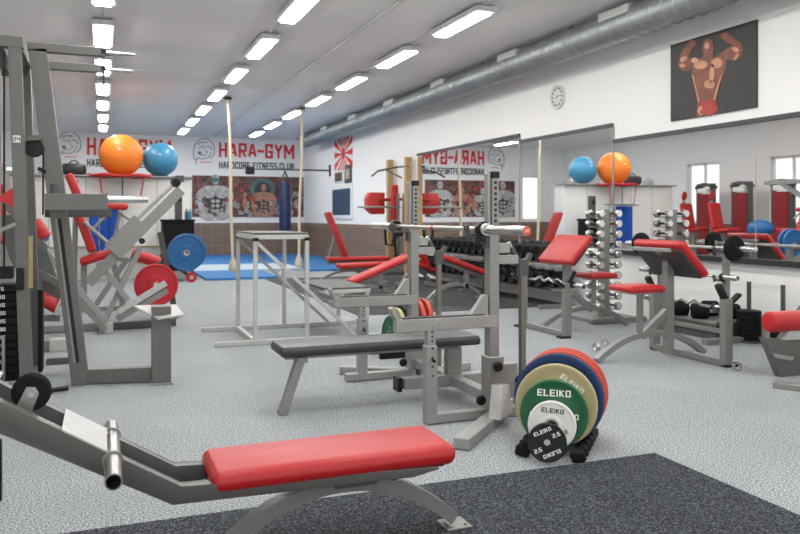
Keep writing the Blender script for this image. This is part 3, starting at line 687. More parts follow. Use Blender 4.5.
# ------------------------------------------------------------ bench press rack
YN, YF, XU = 3.93, 5.13, 2.08
t = Thing('press_rack', 'silver bench press rack with perforated uprights and safety arms', 'rack', (2.0, 4.5, 0))
def holes_box(m, x, y, z0, z1, n, dx=0, r=.009, face=-1):
    for k in range(n): m.tube((x, y - .001, z0 + (z1 - z0) * k / (n - 1)), (x, y + .001, z0 + (z1 - z0) * k / (n - 1)), r, 10)
for Y, nm in ((YN, 'near'), (YF, 'far')):
    up = t.part('upright', B((XU, Y, .56), (.062, .07, .98), bevel=.004), SILVER)
    t.part('inner_post', B((XU + .008, Y, 1.2), (.046, .06, .34), bevel=.003), SILVER, up)
    m = MB(); holes_box(m, XU + .008, Y - .031, 1.06, 1.34, 10); t.part('pin_hole', m, HOLE, up)
    t.part('hook_guard', B((XU - .034, Y - .01, 1.215), (.016, .05, .36), bevel=.004), LIGHT, up)
    t.part('cap', B((XU + .008, Y, 1.385), (.055, .07, .04), bevel=.006), PLASTIC, up)
    # barbell cradle
    t.part('bar_hook', MB().beam((XU - .03, Y, 1.04), (XU - .15, Y, 1.04), .05, .02).beam((XU - .15, Y, 1.03), (XU - .165, Y, 1.1), .05, .015).box((XU - .04, Y, 1.02), (.02, .055, .1)), DGREY)
    # safety arm
    xa, zc = 1.5, .552
    sgn = 1
    arm = t.part('safety_arm', B(((xa + XU) / 2, Y - .01, zc), (XU - xa + .04, .055, .07), bevel=.004), LIGHT)
    t.part('arm_liner', B(((xa + XU) / 2 - .02, Y - .01, zc + .039), (XU - xa - .08, .045, .008)), BLACKV, arm)
    t.part('arm_stop', MB().beam((xa + .01, Y - .01, zc), (xa - .045, Y - .01, zc + .1), .05, .022), LIGHT, arm)
    t.part('arm_gusset', MB().prism([V((XU - .04, Y - .03, zc + .03)), V((XU - .04, Y - .03, zc + .15)), V((XU - .065, Y - .03, zc + .15)), V((XU - .15, Y - .03, zc + .035))], (0, .04, 0)), LIGHT, arm)
    # telescopic leg of the arm
    xs = 1.69
    lg = t.part('arm_leg', B((xs, Y - .01, .22), (.065, .065, .43), bevel=.004), LIGHT)
    t.part('leg_insert', B((xs, Y - .01, .49), (.048, .05, .13)), LIGHT, lg)
    m = MB(); holes_box(m, xs + .002, Y - .0365, .46, .535, 4, r=.006); holes_box(m, xs + .002, Y - .0435, .27, .42, 4, r=.006); t.part('pin_hole', m, HOLE, lg)
    t.part('pin', MB().tube((xs, Y - .043, .36), (xs, Y - .075, .355), .008, 10), PLASTIC, lg)
    t.part('foot_rail', MB().beam((xs - .12 if nm == 'far' else xs, Y - .01, .03), (XU, Y - .01, .03), .06, .05), LIGHT)
    # rear post with fork
    xr = 2.28
    rp = t.part('rear_post', B((xr, Y, .43), (.034, .034, .84), bevel=.003), mat('dull_steel', (.2, .185, .165), .35, .8))
    t.part('fork', MB().beam((xr, Y, .82), (xr - .075, Y, .97), .035, .025).beam((xr, Y, .84), (xr + .055, Y, .93), .035, .025).box((xr, Y, .85), (.06, .045, .1)), DGREY, rp)
    t.part('fork_tip', MB().tube((xr - .075, Y, .97), (xr - .09, Y, 1.0), .01), CHROME, rp)
    t.part('link_arm', B(((XU + xr) / 2 - .01, Y, .9), (xr - XU - .06, .05, .05)).box(((XU + xr) / 2 - .03, Y, .965), (.07, .05, .055)), LIGHT)
    # adjuster sleeve with knobs
    sl = t.part('sleeve', B((XU + .005, Y, .2), (.095, .105, .3), bevel=.004).box((XU + .11, Y + .01, .2), (.1, .06, .2), bevel=.004), SILVER)
    for dx, dz, dy in ((.0, .3, -.075), (.17, .2, -.02), (-.1, .115, -.06)):
        t.part('knob', MB().lathe([(0, 0), (.014, 0), (.014, .015), (.027, .02), (.03, .032), (.024, .045), (0, .048)], (XU + dx, Y + dy + .03, dz), (.0, -1, 0), 18), PLASTIC, sl)
# feet
p2 = V((2.13, 3.9, .03))
t.part('base_leg', MB().beam((1.64, 3.42, .03), (2.14, 3.92, .03), .085, .055), LIGHT)
t.part('base_leg', MB().beam((2.14, 3.92, .03), (2.6, 3.86, .03), .08, .055), LIGHT)
t.part('base_leg', MB().beam((2.14, 3.95, .03), (2.45, 4.3, .03), .08, .055), LIGHT)
t.part('base_leg', MB().beam((1.62, 5.4, .03), (2.1, 5.1, .03), .085, .055), LIGHT)
t.part('base_leg', MB().beam((2.1, 5.1, .03), (2.55, 5.2, .03), .08, .055), LIGHT)
t.part('gusset', MB().prism([V((2.08, 3.82, .055)), V((1.94, 3.7, .055)), V((2.04, 3.86, .2)), V((2.09, 3.88, .2))], (.05, -.04, 0)), LIGHT)
t.part('cross_beam', B((2.1, (YN + YF) / 2, .1), (.07, YF - YN, .06)), LIGHT)
t.part('bench_rail', MB().beam((1.75, 4.5, .1), (2.35, 4.5, .1), .08, .07), LIGHT); t.part('rail_end', B((1.72, 4.5, .1), (.03, .09, .085)), PLASTIC)

t = Thing('flat_bench', 'black padded flat bench with slanted silver leg inside the rack', 'bench', (1.6, 4.5, 0))
t.part('seat_pad', MB().pad((.958, 4.5, .386), (2.217, 4.5, .386), .296, .02, .008), BLACKTOP)
t.part('pad_border', MB().pad((.95, 4.5, .362), (2.225, 4.5, .362), .318, .05, .018), BLACKV)
t.part('frame_rail', B((1.55, 4.5, .32), (1.1, .06, .035)), LIGHT)
t.part('leg', MB().beam((.965, 4.4, .0), (1.07, 4.4, .31), .06, .05), SILVER)
t.part('leg_brace', B((1.08, 4.47, .315), (.06, .22, .03)), SILVER)
t.part('leg', B((2.1, 4.5, .22), (.1, .06, .18)), SILVER); t.part('support_post', B((1.95, 4.5, .22), (.06, .06, .18)), SILVER)

XB, ZB = XU - .1, 1.075
t = Thing('barbell', 'long steel barbell with red-ringed ends resting on the press rack', 'barbell', (XB, 4.53, ZB))
ya, yb2 = 3.37, 5.70
t.part('bar', MB().tube((XB, ya + .46, ZB), (XB, yb2 - .46, ZB), .0145, 20), STEEL)
for y0, y1 in ((ya, ya + .44), (yb2 - .44, yb2)): 
    s_ = t.part('sleeve', MB().tube((XB, y0, ZB), (XB, y1, ZB), .0255, 28, bevel=.002), CHROME)
    ye = y0 if y0 == ya else y1; sg = -1 if y0 == ya else 1
    t.part('end_cap', MB().tube((XB, ye, ZB), (XB, ye + sg * .004, ZB), .0225, 28), mat('red_cap', (.75, .09, .03), .4), s_)
    m = MB(); yy = ye + sg * .0042
    m.rod([V((XB - .012, yy, ZB - .008)), V((XB - .002, yy, ZB + .01)), V((XB + .002, yy, ZB - .006)), V((XB + .012, yy, ZB + .009))], .002, 6, (0, 1, 0)); t.part('cap_emblem', m, TXTW, s_)
    yc = y1 if y0 == ya else y0
    t.part('collar', MB().tube((XB, yc - .02, ZB), (XB, yc + .02, ZB), .036, 24, bevel=.004), CHROME, s_)
t.part('centre_mark', MB().tube((XB, 4.52, ZB), (XB, 4.56, ZB), .0152, 20), P_RED)
for yy, l in ((ya + .52, 'near'), (yb2 - .52, 'far')):
    t2 = Thing('bar_clamp', 'black spring clamp on the barbell by the %s upright' % l, 'clamp', (XB, yy, ZB))
    t2.part('ring', MB().lathe([(.0265, -.02), (.044, -.02), (.048, 0), (.044, .02), (.0265, .02), (.0265, -.02)], (XB, yy - .045 if l == 'near' else yy + .045, ZB - .0), (0, 1, 0), 24), PLASTIC)
    t2.part('lever', MB().beam((XB, yy, ZB - .035), (XB - .02, yy - .01, ZB - .085), .02, .018).box((XB + .02, yy, ZB - .055), (.03, .03, .03)), PLASTIC)

# second stack of plates behind the rack
gp2 = 'coloured plates behind the press rack'
for x, r, m_, lab in ((2.19, .16, P_GRN, 'green plate on the left of the stack behind the press rack'), (2.235, .19, P_YEL, 'yellow plate beside the green one behind the press rack'),
                      (2.285, .2, P_BLK, 'black plate in the middle of the stack behind the press rack'), (2.34, .22, P_BLUE, 'blue plate in the stack behind the press rack'),
                      (2.40, .225, P_RED, 'left red plate in the stack behind the press rack'), (2.465, .225, P_RED, 'right red plate in the stack behind the press rack')):
    plate((x, 5.95, r + .012), (-.97, -.02, .1), r, .035, m_, lab, gp2)
t = Thing('plate_rack', 'low black rack under the plates behind the press rack', 'plate rack', (2.3, 5.95, 0))
for y_ in (5.83, 6.07): t.part('rail', B((2.3, y_, .03), (.45, .04, .06)), RUB)

# ------------------------------------------------------------ spotting stand with step
t = Thing('spotter_platform', 'tall pale tube-frame platform with a lower step behind the black bench', 'platform', (1.6, 7.3, 0))
xa, xb, yn, yf, zt_ = 1.27, 1.74, 6.88, 7.82, .96
for x in (xa, xb):
    for y_ in (yn, yf): 
        l_ = t.part('leg', B((x, y_, zt_ / 2), (.036, .036, zt_)), PALE); t.part('leg_cap', B((x, y_, zt_ - .02), (.05, .05, .03)), PLASTIC, l_)
t.part('top_frame', MB().beam((xa, yn, zt_), (xb, yn, zt_), .04, .04).beam((xa, yf, zt_), (xb, yf, zt_), .04, .04).beam((xa, yn, zt_), (xa, yf, zt_), .04, .04).beam((xb, yn, zt_), (xb, yf, zt_), .04, .04), PALE)
t.part('top_board', B(((xa + xb) / 2, (yn + yf) / 2, zt_ + .03), (xb - xa + .02, yf - yn + .02, .018)), DGREY)
for y_ in (yn, yf):
    t.part('floor_rail', MB().beam((xa - .36, y_, .022), (2.5, y_, .022), .042, .042), PALE)
    t.part('diagonal_brace', MB().beam((xa + .01, y_ - .03, zt_ - .05), (2.2, y_ - .03, .04), .02, .03), PALE)
t.part('floor_crossbar', MB().beam((xa, yn, .022), (xa, yf, .022), .04, .04), PALE)
t.part('step_board', B((2.12, (yn + yf) / 2, .475), (.44, yf - yn + .02, .02)), DGREY)
t.part('step_frame', MB().beam((1.9, yn, .45), (2.34, yn, .45), .035, .035).beam((1.9, yf, .45), (2.34, yf, .45), .035, .035).beam((2.34, yn, .45), (2.34, yf, .45), .035, .035), PALE)
for y_ in (yn, yf): t.part('step_leg', B((2.32, y_, .225), (.035, .035, .44)), PALE)

# ------------------------------------------------------------ preacher curl benches
def preacher(cx, cy, dirx, lab, rest=.17, px=.0, sz=.575, post=.06):
    """dirx +1: the sitter looks along +X"""
    t = Thing('preacher_bench', lab, 'preacher bench', (cx, cy, 0), 'preacher curl benches')
    X = lambda d: cx + dirx * d
    # arm pad
    p_top, p_bot = V((X(px), cy, .945)), V((X(.25 + px), cy, .675))
    d = (p_bot - p_top).normalized()
    t.part('arm_pad', MB().pad(p_top, p_bot, .6, .07, .03), RED)
    n = V((-d.z * dirx, 0, d.x * dirx)); n = V((abs(n.x) * dirx, 0, abs(n.z)))
    t.part('pad_backing', MB().pad(p_top.lerp(p_bot, .12) - n * .04, p_bot.lerp(p_top, .06) - n * .04, .55, .03, .008), BLACKV)
    t.part('pad_bracket', MB().beam((X(px - .04), cy - .2, .88), (X(px - .04), cy + .25, .88), .03, .03), LIGHT)
    t.part('pad_post', MB().beam((X(post), cy, .03), (X(post), cy, .84), .075, .062, side=(1, 0, 0)), SILVER)
    t.part('post_neck', MB().beam((X(post), cy, .8), (X(px), cy, .89), .06, .05), SILVER)
    # seat
    t.part('seat_pad', MB().pad((X(-.42), cy, sz), (X(-.08), cy, sz), .3, .055, .024), RED)
    t.part('seat_plate', B((X(-.24), cy, sz - .035), (.22, .16, .02)), LIGHT)
    sp = t.part('seat_post', B((X(-.22), cy, sz / 2 + .07), (.04, .04, sz - .22)), SILVER); t.part('post_pin', MB().tube((X(-.22) , cy - .02, .25), (X(-.22) - .05, cy - .05, .24), .01), CHROME, sp)
    t.part('arched_leg', MB().flat(arc((X(-.63), cy, .02), (X(.42), cy, .02), .185, 18, 2.2), .06, .045, (0, 1, 0)), SILVER)
    t.part('brace', MB().beam((X(-.2), cy, .185), (X(.05), cy, .38), .048, .06), SILVER)
    # bar rest
    t.part('floor_beam', MB().beam((X(rest + 0.00), cy - .48, .03), (X(rest + 0.00), cy + .33, .03), .06, .05), SILVER)
    for y_ in (cy - .48, cy + .33):
        r_ = t.part('rest_post', B((X(rest + 0.00), y_, .27), (.075, .06, .5)), SILVER)
        t.part('bar_rest', MB().beam((X(rest + 0.02), y_, .46), (X(rest + -0.08), y_, .63), .05, .04).beam((X(rest + 0.02), y_, .47), (X(rest + 0.13), y_, .55), .05, .025), PLASTIC, r_)
        t.part('foot_cap', B((X(rest + 0.03), y_, .012), (.12, .07, .02)), PLASTIC, r_)
    return t
preacher(4.23, 5.06, 1, 'nearer preacher curl bench on the right, its red arm pad seen from beneath', .2, -.05)
preacher(4.5, 6.69, -1, 'farther preacher curl bench with its red arm pad facing the camera', .42, .0, .54, .1)
def ezbar(x, y0, y1, z, lab):
    t = Thing('curl_bar', lab, 'curl bar', (x, (y0 + y1) / 2, z), 'zigzag curl bars')
    L = y1 - y0; pts = []
    for f, dz in ((0, 0), (.28, 0), (.36, .035), (.43, .0), (.5, .03), (.57, 0), (.64, .035), (.72, 0), (1, 0)):
        pts.append(V((x, y0 + L * f, z + dz)))
    t.part('bar', MB().rod(pts, .0135, 10, (1, 0, 0)), CHROME)
    for s0, s1 in ((y0, y0 + .17), (y1 - .17, y1)): t.part('sleeve', MB().tube((x, s0, z), (x, s1, z), .025, 20, bevel=.002), CHROME)
    t.part('collar', MB().tube((x, y0 + .17, z), (x, y0 + .19, z), .033, 20).tube((x, y1 - .19, z), (x, y1 - .17, z), .033, 20), PLASTIC)
ezbar(4.13, 6.0, 7.2, .5, 'chrome curl bar resting on the farther preacher bench')

# ------------------------------------------------------------ barbell stand by the mirror
XS = 5.25
t = Thing('bar_stand', 'grey stand by the mirror holding a loaded barbell and curl bars', 'rack', (XS, 5.9, 0))
for y_ in (5.43, 6.3):
    u_ = t.part('upright', B((XS, y_, .42), (.05, .05, .84)), SILVER)
    for z_ in (.82, .56, .28): t.part('bar_holder', MB().beam((XS, y_, z_), (XS - .13, y_, z_ + .02), .03, .02).beam((XS - .13, y_, z_), (XS - .14, y_, z_ + .06), .03, .015), DGREY, u_)
    t.part('foot', B((XS - .0, y_, .025), (.5, .07, .05)), SILVER)
t.part('cross_bar', MB().beam((XS, 5.43, .1), (XS, 6.3, .1), .04, .04), SILVER)
XW = XS - .09
t = Thing('loaded_barbell', 'barbell with small black plates on the top rests beside the mirror', 'barbell', (XW, 5.9, .87))
t.part('bar', MB().tube((XW, 5.28, .865), (XW, 6.45, .865), .014), STEEL)
t.part('sleeve', MB().tube((XW, 5.0, .865), (XW, 5.28, .865), .025, bevel=.002), CHROME); t.part('sleeve', MB().tube((XW, 6.45, .865), (XW, 6.72, .865), .025), CHROME)
for y_ in (5.22, 6.47): t.part('plate', MB().lathe([(.026, 0), (.1, 0), (.115, .012), (.115, .03), (.1, .042), (.07, .03), (.05, .03), (.045, .05), (.026, .05), (.026, 0)], (XW, y_, .865), (0, 1, 0), 36), RUB)
ezbar(XW, 5.2, 6.5, .605, 'upper chrome curl bar on the stand by the mirror')
ezbar(XW, 5.3, 6.5, .325, 'lower chrome curl bar on the stand by the mirror')
# fat dumbbells on low stand
t = Thing('low_stand', 'low grey metal step on the floor in front of the mirror stand', 'stand', (5.42, 5.87, 0))
t.part('top', B((5.42, 5.87, .16), (.3, .6, .02)), LIGHT)
t.part('side', B((5.42, 5.58, .075), (.3, .02, .15)), GREY); t.part('side', B((5.42, 6.16, .075), (.3, .02, .15)), GREY); t.part('front', B((5.28, 5.87, .075), (.02, .56, .15)), GREY)
def fatdb(c, lab, ax=(0, 1, 0)):
    c = V(c); A = V(ax).normalized(); t = Thing('round_dumbbell', lab, 'dumbbell', (c.x, c.y, c.z - .075), 'thick black dumbbells')
    for s_ in (-1, 1): t.part('head', MB().lathe([(0, -.075), (.065, -.075), (.075, -.06), (.075, .06), (.065, .075), (.03, .075), (.03, .07), (0, .07)], c + A * (.14 * s_), A * s_, 28), RUB)
    t.part('handle', MB().tube(c - A * .07, c + A * .07, .017), CHROME)
fatdb((5.43, 5.75, .246), 'nearer thick black dumbbell on the low grey step', (.9, -.5, 0)); fatdb((5.43, 6.02, .246), 'farther thick black dumbbell on the low grey step', (.9, -.5, 0))

# ------------------------------------------------------------ plate trees at right
def tree(c, lab):
    c = V(c); t = Thing('plate_tree', lab, 'plate stand', c, 'floor pegs stacked with black plates')
    t.part('base', MB().tube(c, c + V((0, 0, .02)), .13, 32), DGREY); t.part('peg', MB().tube(c + V((0, 0, .02)), c + V((0, 0, .55)), .02, 16), DGREY)
    return t
for c, n, lab in ((PX(749, 338, 5.52), 7, 'left'), (PX(783, 343, 5.52), 7, 'right')):
    c.z = 0
    tree(c, '%s black floor peg near the mirror stacked with plates' % lab)
    pr = None
    for k in range(n):
        l2 = 'black plate, %s from the floor on the %s peg by the mirror' % (ORD[k], lab); q = c + V((0, 0, .022 + k * .038))
        if pr is None:
            pr = single('flat_plate', l2, 'weight plate', MB().lathe([(.022, 0), (.1, 0), (.104, .005), (.104, .031), (.1, .036), (.05, .036), (.05, .03), (.022, .03), (.022, 0)], q, (0, 0, 1), 36), RUB, q, 'black plates on the floor pegs')
        else: dup(pr, q, l2)

# right edge machine with red roller
t = Thing('leg_machine', 'grey machine cut off by the right edge with a red foam roller', 'exercise machine', (4.4, 3.7, 0))
Yr = 4.15
rl = PY(768, 322, Yr); rr = rl + V((.42, 0, -.005))
t.part('roller', MB().tube(rl, rr, .074, 32, bevel=.022), RED)
m = MB()
for k in range(10): 
    a_ = 2 * PI * k / 10; m.sphere(rr + V((-.17, .07 * math.cos(a_), .07 * math.sin(a_))), .018, 8)
t.part('roller_axle', MB().tube(rl + V((.1, .0, 0)), rr + V((.2, 0, 0)), .02), CHROME)
pts = [PY(765, 338, Yr), PY(783, 340, Yr), PY(806, 306, Yr), PY(860, 290, Yr), PY(860, 392, Yr), PY(800, 388, Yr), PY(782, 380, Yr)]
t.part('side_plate', MB().prism(pts, (0, .06, 0), .004), GREY)
t.part('top_cover', MB().prism([PY(783, 340, Yr - .02), PY(806, 306, Yr - .02), PY(860, 290, Yr - .02), PY(860, 338, Yr - .02)], (0, .02, 0)), PALE)
t.part('bracket', MB().prism([PY(772, 353, Yr - .02), PY(794, 357, Yr - .02), PY(793, 361, Yr - .02), PY(776, 358, Yr - .02)], (0, .02, 0)), LIGHT)
a_ = G(775, 387); b_ = G(830, 404); t.part('foot', MB().beam((a_.x, a_.y, .02), (b_.x + .3, b_.y, .02), .09, .04), SILVER)
t.part('foot_post', MB().beam(PY(825, 385, Yr + .03), V((PY(825, 385, Yr).x, Yr + .03, .0)), .06, .06), GREY)

# ------------------------------------------------------------ dumbbell rack along the wall
Xd = 5.27
t = Thing('dumbbell_rack', 'long two-tier rack of black dumbbells under the mirrors', 'rack', (Xd, 10.5, 0))
for z_ in (.24, .57):
    for dx in (-.1, .1): t.part('shelf_rail', B((Xd + dx, 10.55, z_), (.03, 4.7, .025)), DGREY)
for y_ in (8.25, 10.5, 12.85):
    t.part('frame_post', B((Xd + .18, y_, .33), (.05, .06, .66)), SILVER); t.part('frame_foot', B((Xd, y_, .025), (.5, .06, .05)), SILVER)
    t.part('bracket', B((Xd + .05, y_, .555), (.3, .05, .03)), SILVER); t.part('bracket', B((Xd + .05, y_, .225), (.3, .05, .03)), SILVER)
proto = None
for tier, z_ in (('lower', .255), ('upper', .585)):
    for k in range(20):
        y_ = 8.38 + k * .227; s_ = 1.0
        lab = 'black rubber dumbbell on the %s tier of the wall rack, %s from its near end' % (tier, ORD[k])
        loc = (Xd, y_, z_)
        if proto is None:
            tt = Thing('dumbbell', lab, 'dumbbell', loc, 'black dumbbells on the wall rack'); c = V(loc) + V((0, 0, .098))
            for sg in (-1, 1): tt.part('head', MB().lathe([(0, 0), (.08, 0), (.098, .012), (.098, .12), (.085, .135), (.03, .115), (.03, .11), (0, .11)], c + V((.06 * sg, 0, 0)), (sg, 0, 0), 24), RUB)
            tt.part('handle', MB().tube(c - V((.06, 0, 0)), c + V((.06, 0, 0)), .017), CHROME); proto = tt.o
        else: dup(proto, loc, lab)

# chrome dumbbell tower
XT_, YT = 5.17, 7.95
YT = (770 * XT_ / .9343 / 500 - XT_ * math.sin(TH)) / math.cos(TH)
t = Thing('dumbbell_tower', 'silver upright tower rack holding chrome dumbbells before the mirror', 'rack', (XT_, YT, 0))
t.part('column', B((XT_, YT, .62), (.09, .1, 1.2), bevel=.004), SILVER)
t.part('base', B((XT_, YT, .025), (.6, .5, .04)).box((XT_, YT - .25, .03), (.7, .07, .05)), SILVER)
for sg in (-1, 1):
    for k in range(10):
        z_ = .14 + k * .113
        t.part('cradle', B((XT_ + sg * .095, YT - .06, z_ - .018), (.12, .02, .012)).box((XT_ + sg * .095, YT + .06, z_ - .018), (.12, .02, .012)), SILVER)
proto = None
for sg, nm in ((-1, 'left'), (1, 'right')):
    for k in range(10):
        z_ = .14 + k * .113; lab = 'chrome dumbbell on the %s side of the tower rack, %s from the bottom' % (nm, ORD[k]); loc = (XT_ + sg * .115, YT, z_ - .01)
        if proto is None:
            tt = Thing('chrome_dumbbell', lab, 'dumbbell', loc, 'chrome dumbbells on the tower rack'); c = V(loc) + V((0, 0, .03))
            for s2 in (-1, 1): tt.part('head', MB().lathe([(0, 0), (.03, 0), (.043, .008), (.043, .045), (.034, .055), (0, .055)], c + V((0, .075 * s2, 0)), (0, s2, 0), 20), CHROME)
            tt.part('handle', MB().tube(c - V((0, .075, 0)), c + V((0, .075, 0)), .014), PLASTIC); proto = tt.o
        else: dup(proto, loc, lab)

# ------------------------------------------------------------ far red benches
def bench(lab, Y, seat, back, zleg=.42, wid=.28, m_=REDF, kind='weight_bench'):
    s0, s1 = V(seat[0]), V(seat[1]); c = (s0 + s1) / 2
    t = Thing(kind, lab, 'bench', (c.x, Y, .01), 'red benches on the black flooring')
    t.part('seat_pad', MB().pad(s0, s1, wid, .065, .025), m_)
    dn = V((0, 0, -.06)); t.part('seat_rail', MB().beam(s0 + dn, s1 + dn, .05, .05), SILVER)
    if back:
        b0, b1 = V(back[0]), V(back[1]); t.part('backrest', MB().pad(b0, b1, wid, .06, .022), m_)
        n_ = V((b1.z - b0.z, 0, -(b1.x - b0.x))).normalized() * .05
        if n_.x < 0 and False: n_ = -n_
        t.part('back_support', MB().beam(b0.lerp(b1, .5) + V((-.03, 0, -.02)), (b0.x - .3 if b1.x < b0.x else b0.x + .3, Y, b0.z - .08), .04, .03), SILVER)
    xm0, xm1 = min(s0.x, s1.x), max(s0.x, s1.x)
    t.part('arched_leg', MB().flat(arc((xm0 - .2, Y, .03), (xm1 - .1, Y, .03), .22, 14, 2.2), .06, .045, (0, 1, 0)), SILVER)
    t.part('floor_bar', B((xm1 - .1, Y, .035), (.06, .5, .05)), SILVER); t.part('floor_bar', B((xm0 - .2, Y, .035), (.06, .4, .05)), SILVER)
    zt2 = min(s0.z, s1.z) - .05
    t.part('post', B((c.x, Y, (.2 + c.z - .05) / 2), (.06, .06, c.z - .05 - .2)), SILVER)
    return t
P = lambda u, v, Y: PY(u, v, Y)
bench('red bench with its backrest raised steeply, near the brown dado', 12.2, (P(327, 259, 12.2), P(388, 258, 12.2)), (P(345, 256, 12.2), P(327, 212, 12.2)))
bench('flat red bench just in front of the raised-back bench', 10.6, (P(338, 266, 10.6), P(402, 263, 10.6)), None)
bench('red incline bench tilting up towards the press rack, left of the far upright', 9.4, (P(350, 282, 9.4), P(409, 256, 9.4)), None)
bench('red decline bench sloping down to the right between the rack uprights', 9.2, (P(440, 256, 9.2), P(492, 276, 9.2)), None)
bench('small red bench behind the rack, low beside the far rear post', 11.6, (P(412, 262, 11.6), P(437, 272, 11.6)), (P(427, 266, 11.6), P(418, 248, 11.6)))

# pull-up station with wooden posts and red box pads
Yp = 14.5
t = Thing('pullup_station', 'pull-up station with wooden posts and red pads against the right wall', 'exercise machine', (5.3, Yp, 0))
for u_, v_ in ((390, 160), (408, 157)):
    q = PX(u_, v_, 5.52); t.part('wooden_post', B((q.x, q.y, q.z / 2), (.12, .12, q.z)), WOOD)
q = PY(377, 204, 14.35)
oct_ = [(-.14, .23), (.17, .23), (.17, -.2), (-.08, -.2), (-.2, -.1), (-.2, .12)]
t.part('box_pad', MB().prism([V((q.x + x, q.y, q.z + z)) for x, z in oct_], (0, .22, 0), .02), REDF)
qb = PY(394.5, 205, 14.3); t.part('back_pad', B(qb, (.14, .1, .8), bevel=.03, seg=3), REDF)
t.part('pullup_bar', MB().rod([PY(372, 176, 14.1), PY(378, 171, 14.2), PY(398, 167, 14.5), PX(408, 166, 5.46)], .018, 8, (0, 0, 1)), DGREY)
t.part('bar_brace', MB().tube(PY(386, 170, 14.3), PX(402, 178, 5.46), .016), DGREY)
t.part('dip_bar', MB().tube(PY(358, 207, 14.0), PY(400, 207, 14.3), .022), STEEL)
t.part('pad_arm', MB().tube(PY(380, 200, 14.3), PY(404, 199, 14.5), .03), mat('red_paint', (.4, .02, .02), .5))
t.part('hanging_strap', MB().rod([PY(385, 228, 14.1), PY(386, 244, 14.1), PY(392, 246, 14.1), PY(394, 230, 14.1), PY(396, 258, 14.1)], .03, 8, (0, 1, 0)), PLASTIC)
t.part('base', B((5.25, 14.35, .04), (.7, .8, .06)), DGREY)
for u_ in (398, 404): t.part('steel_post', B((XAT(u_, 14.2), 14.2, .8), (.05, .05, 1.6)), SILVER)

# ------------------------------------------------------------ left: weight stack machine
t = Thing('stack_machine', 'tall grey cable machine with a numbered weight stack at the left edge', 'exercise machine', (-.7, 5.8, 0))
Y1 = 5.45
tp, bt = PY(15, 46, Y1), PY(27, 385, Y1); bt.z = .02
t.part('front_upright', MB().beam(bt, tp, .075, .075, side=(1, 0, 0)), GREY)
tp2, bt2 = V((tp.x, 6.15, tp.z)), V((bt.x, 6.15, .02))
t.part('rear_upright', MB().beam(bt2, tp2, .07, .07, side=(1, 0, 0)), GREY)
t.part('top_beam', MB().beam(tp + V((.05, 0, .02)), V((-1.6, Y1, tp.z + .02)), .08, .07), GREY)
t.part('top_beam', MB().beam(V((tp.x, Y1, tp.z + .02)), V((tp.x, 6.18, tp.z + .02)), .08, .07), GREY)
t.part('top_pulley_box', B((-.75, Y1 + .35, tp.z - .05), (.3, .5, .1)), DGREY)
t.part('floor_beam', MB().beam((-1.4, Y1 - .03, .04), (bt.x + .05, Y1 - .03, .04), .08, .08), GREY)
t.part('floor_beam', MB().beam((bt.x, Y1, .04), (bt.x, 6.2, .04), .07, .07), GREY)
t.part('perforated_strip', B((bt.x + .06, 5.75, .38), (.03, .14, .55)), RUB)
Ys = 5.72
for k in range(12):
    z_ = .09 + k * .053
    p_ = t.part('weight_slab', B((-.72, Ys, z_), (.44, .16, .049), bevel=.004), RUB)
    if k >= 2:
        val = 5 * (12 - k)
        if val <= 50:
            Rm = Matrix(((1, 0, 0), (0, 0, -1), (0, 1, 0))).to_4x4()
            t.part('number', MB().text(str(val), .023, Matrix.Translation((-.615, Ys - .0815, z_)) @ Rm, .001, .02), TXTW, p_)
for x in (-.62, -.85): t.part('guide_rod', MB().tube((x - .02, Ys, .05), (x - .02, Ys, tp.z), .009), STEEL)
t.part('cable', MB().tube((-.6, Ys - .12, .75), (-.6, Ys - .12, tp.z), .006), PLASTIC)
t.part('selector_rod', MB().tube((-.605, Ys - .1, .08), (-.605, Ys - .1, .36), .012), STEEL)
t.part('top_block', B((-.6, Ys - .06, .78), (.1, .1, .08)), PLASTIC)
ps = PY(34, 148, 5.6)
t.part('pulley_bracket', MB().beam(PY(18, 139, 5.6), PY(42, 138, 5.6), .05, .035), GREY)
t.part('pulley_wheel', MB().lathe([(0, 0), (.055, 0), (.06, .005), (.05, .015), (.06, .025), (.055, .03), (0, .03)], ps, (0, 1, 0), 28), PLASTIC)
t.part('pulley_cable', MB().tube(ps + V((.055, .015, 0)), PY(43, 215, 5.62), .006).tube(PY(38, 168, 5.62), PY(46, 172, 5.62), .012), PLASTIC)
t.part('label_plate', B(PY(16.5, 139, Y1 - .045), (.045, .004, .045)), WHITE)
Rm = Matrix(((1, 0, 0), (0, 0, -1), (0, 1, 0))).to_4x4()
t.part('label_number', MB().text('24', .026, Matrix.Translation(PY(16.5, 139, Y1 - .048)) @ Rm, .001, .02), TXTB)
t.part('handle_arm', MB().beam(PY(-10, 235, Y1 - .1), PY(15, 224, Y1 - .1), .03, .025), SILVER)
t.part('strap', B(PY(20, 279, 5.38), (.045, .03, .14), bevel=.006), PLASTIC)
t.part('yellow_strip', B(PY(30.5, 262, 5.42), (.025, .02, .33)), mat('tan_strap', (.35, .27, .14), .8, noise=.4, nscale=40))
m = MB(); m.prism([PY(-6, 200, 5.42), PY(12, 188, 5.42), PY(15, 210, 5.42), PY(8, 204, 5.42)], (0, .03, 0)); t.part('side_pad', m, REDF)
t.part('foot_wedge', MB().prism([V((bt.x + .05, Y1, 0.0)), V((bt.x + .15, Y1, 0)), V((bt.x + .05, Y1, .12))], (0, .05, 0)), DGREY)
single('floor_bar', 'short black bar lying on the floor behind the seated row pulley', 'bar', MB().tube(G(45, 391, .02), G(68, 388, .02), .015), PLASTIC, (-.4, 5.2, 0))

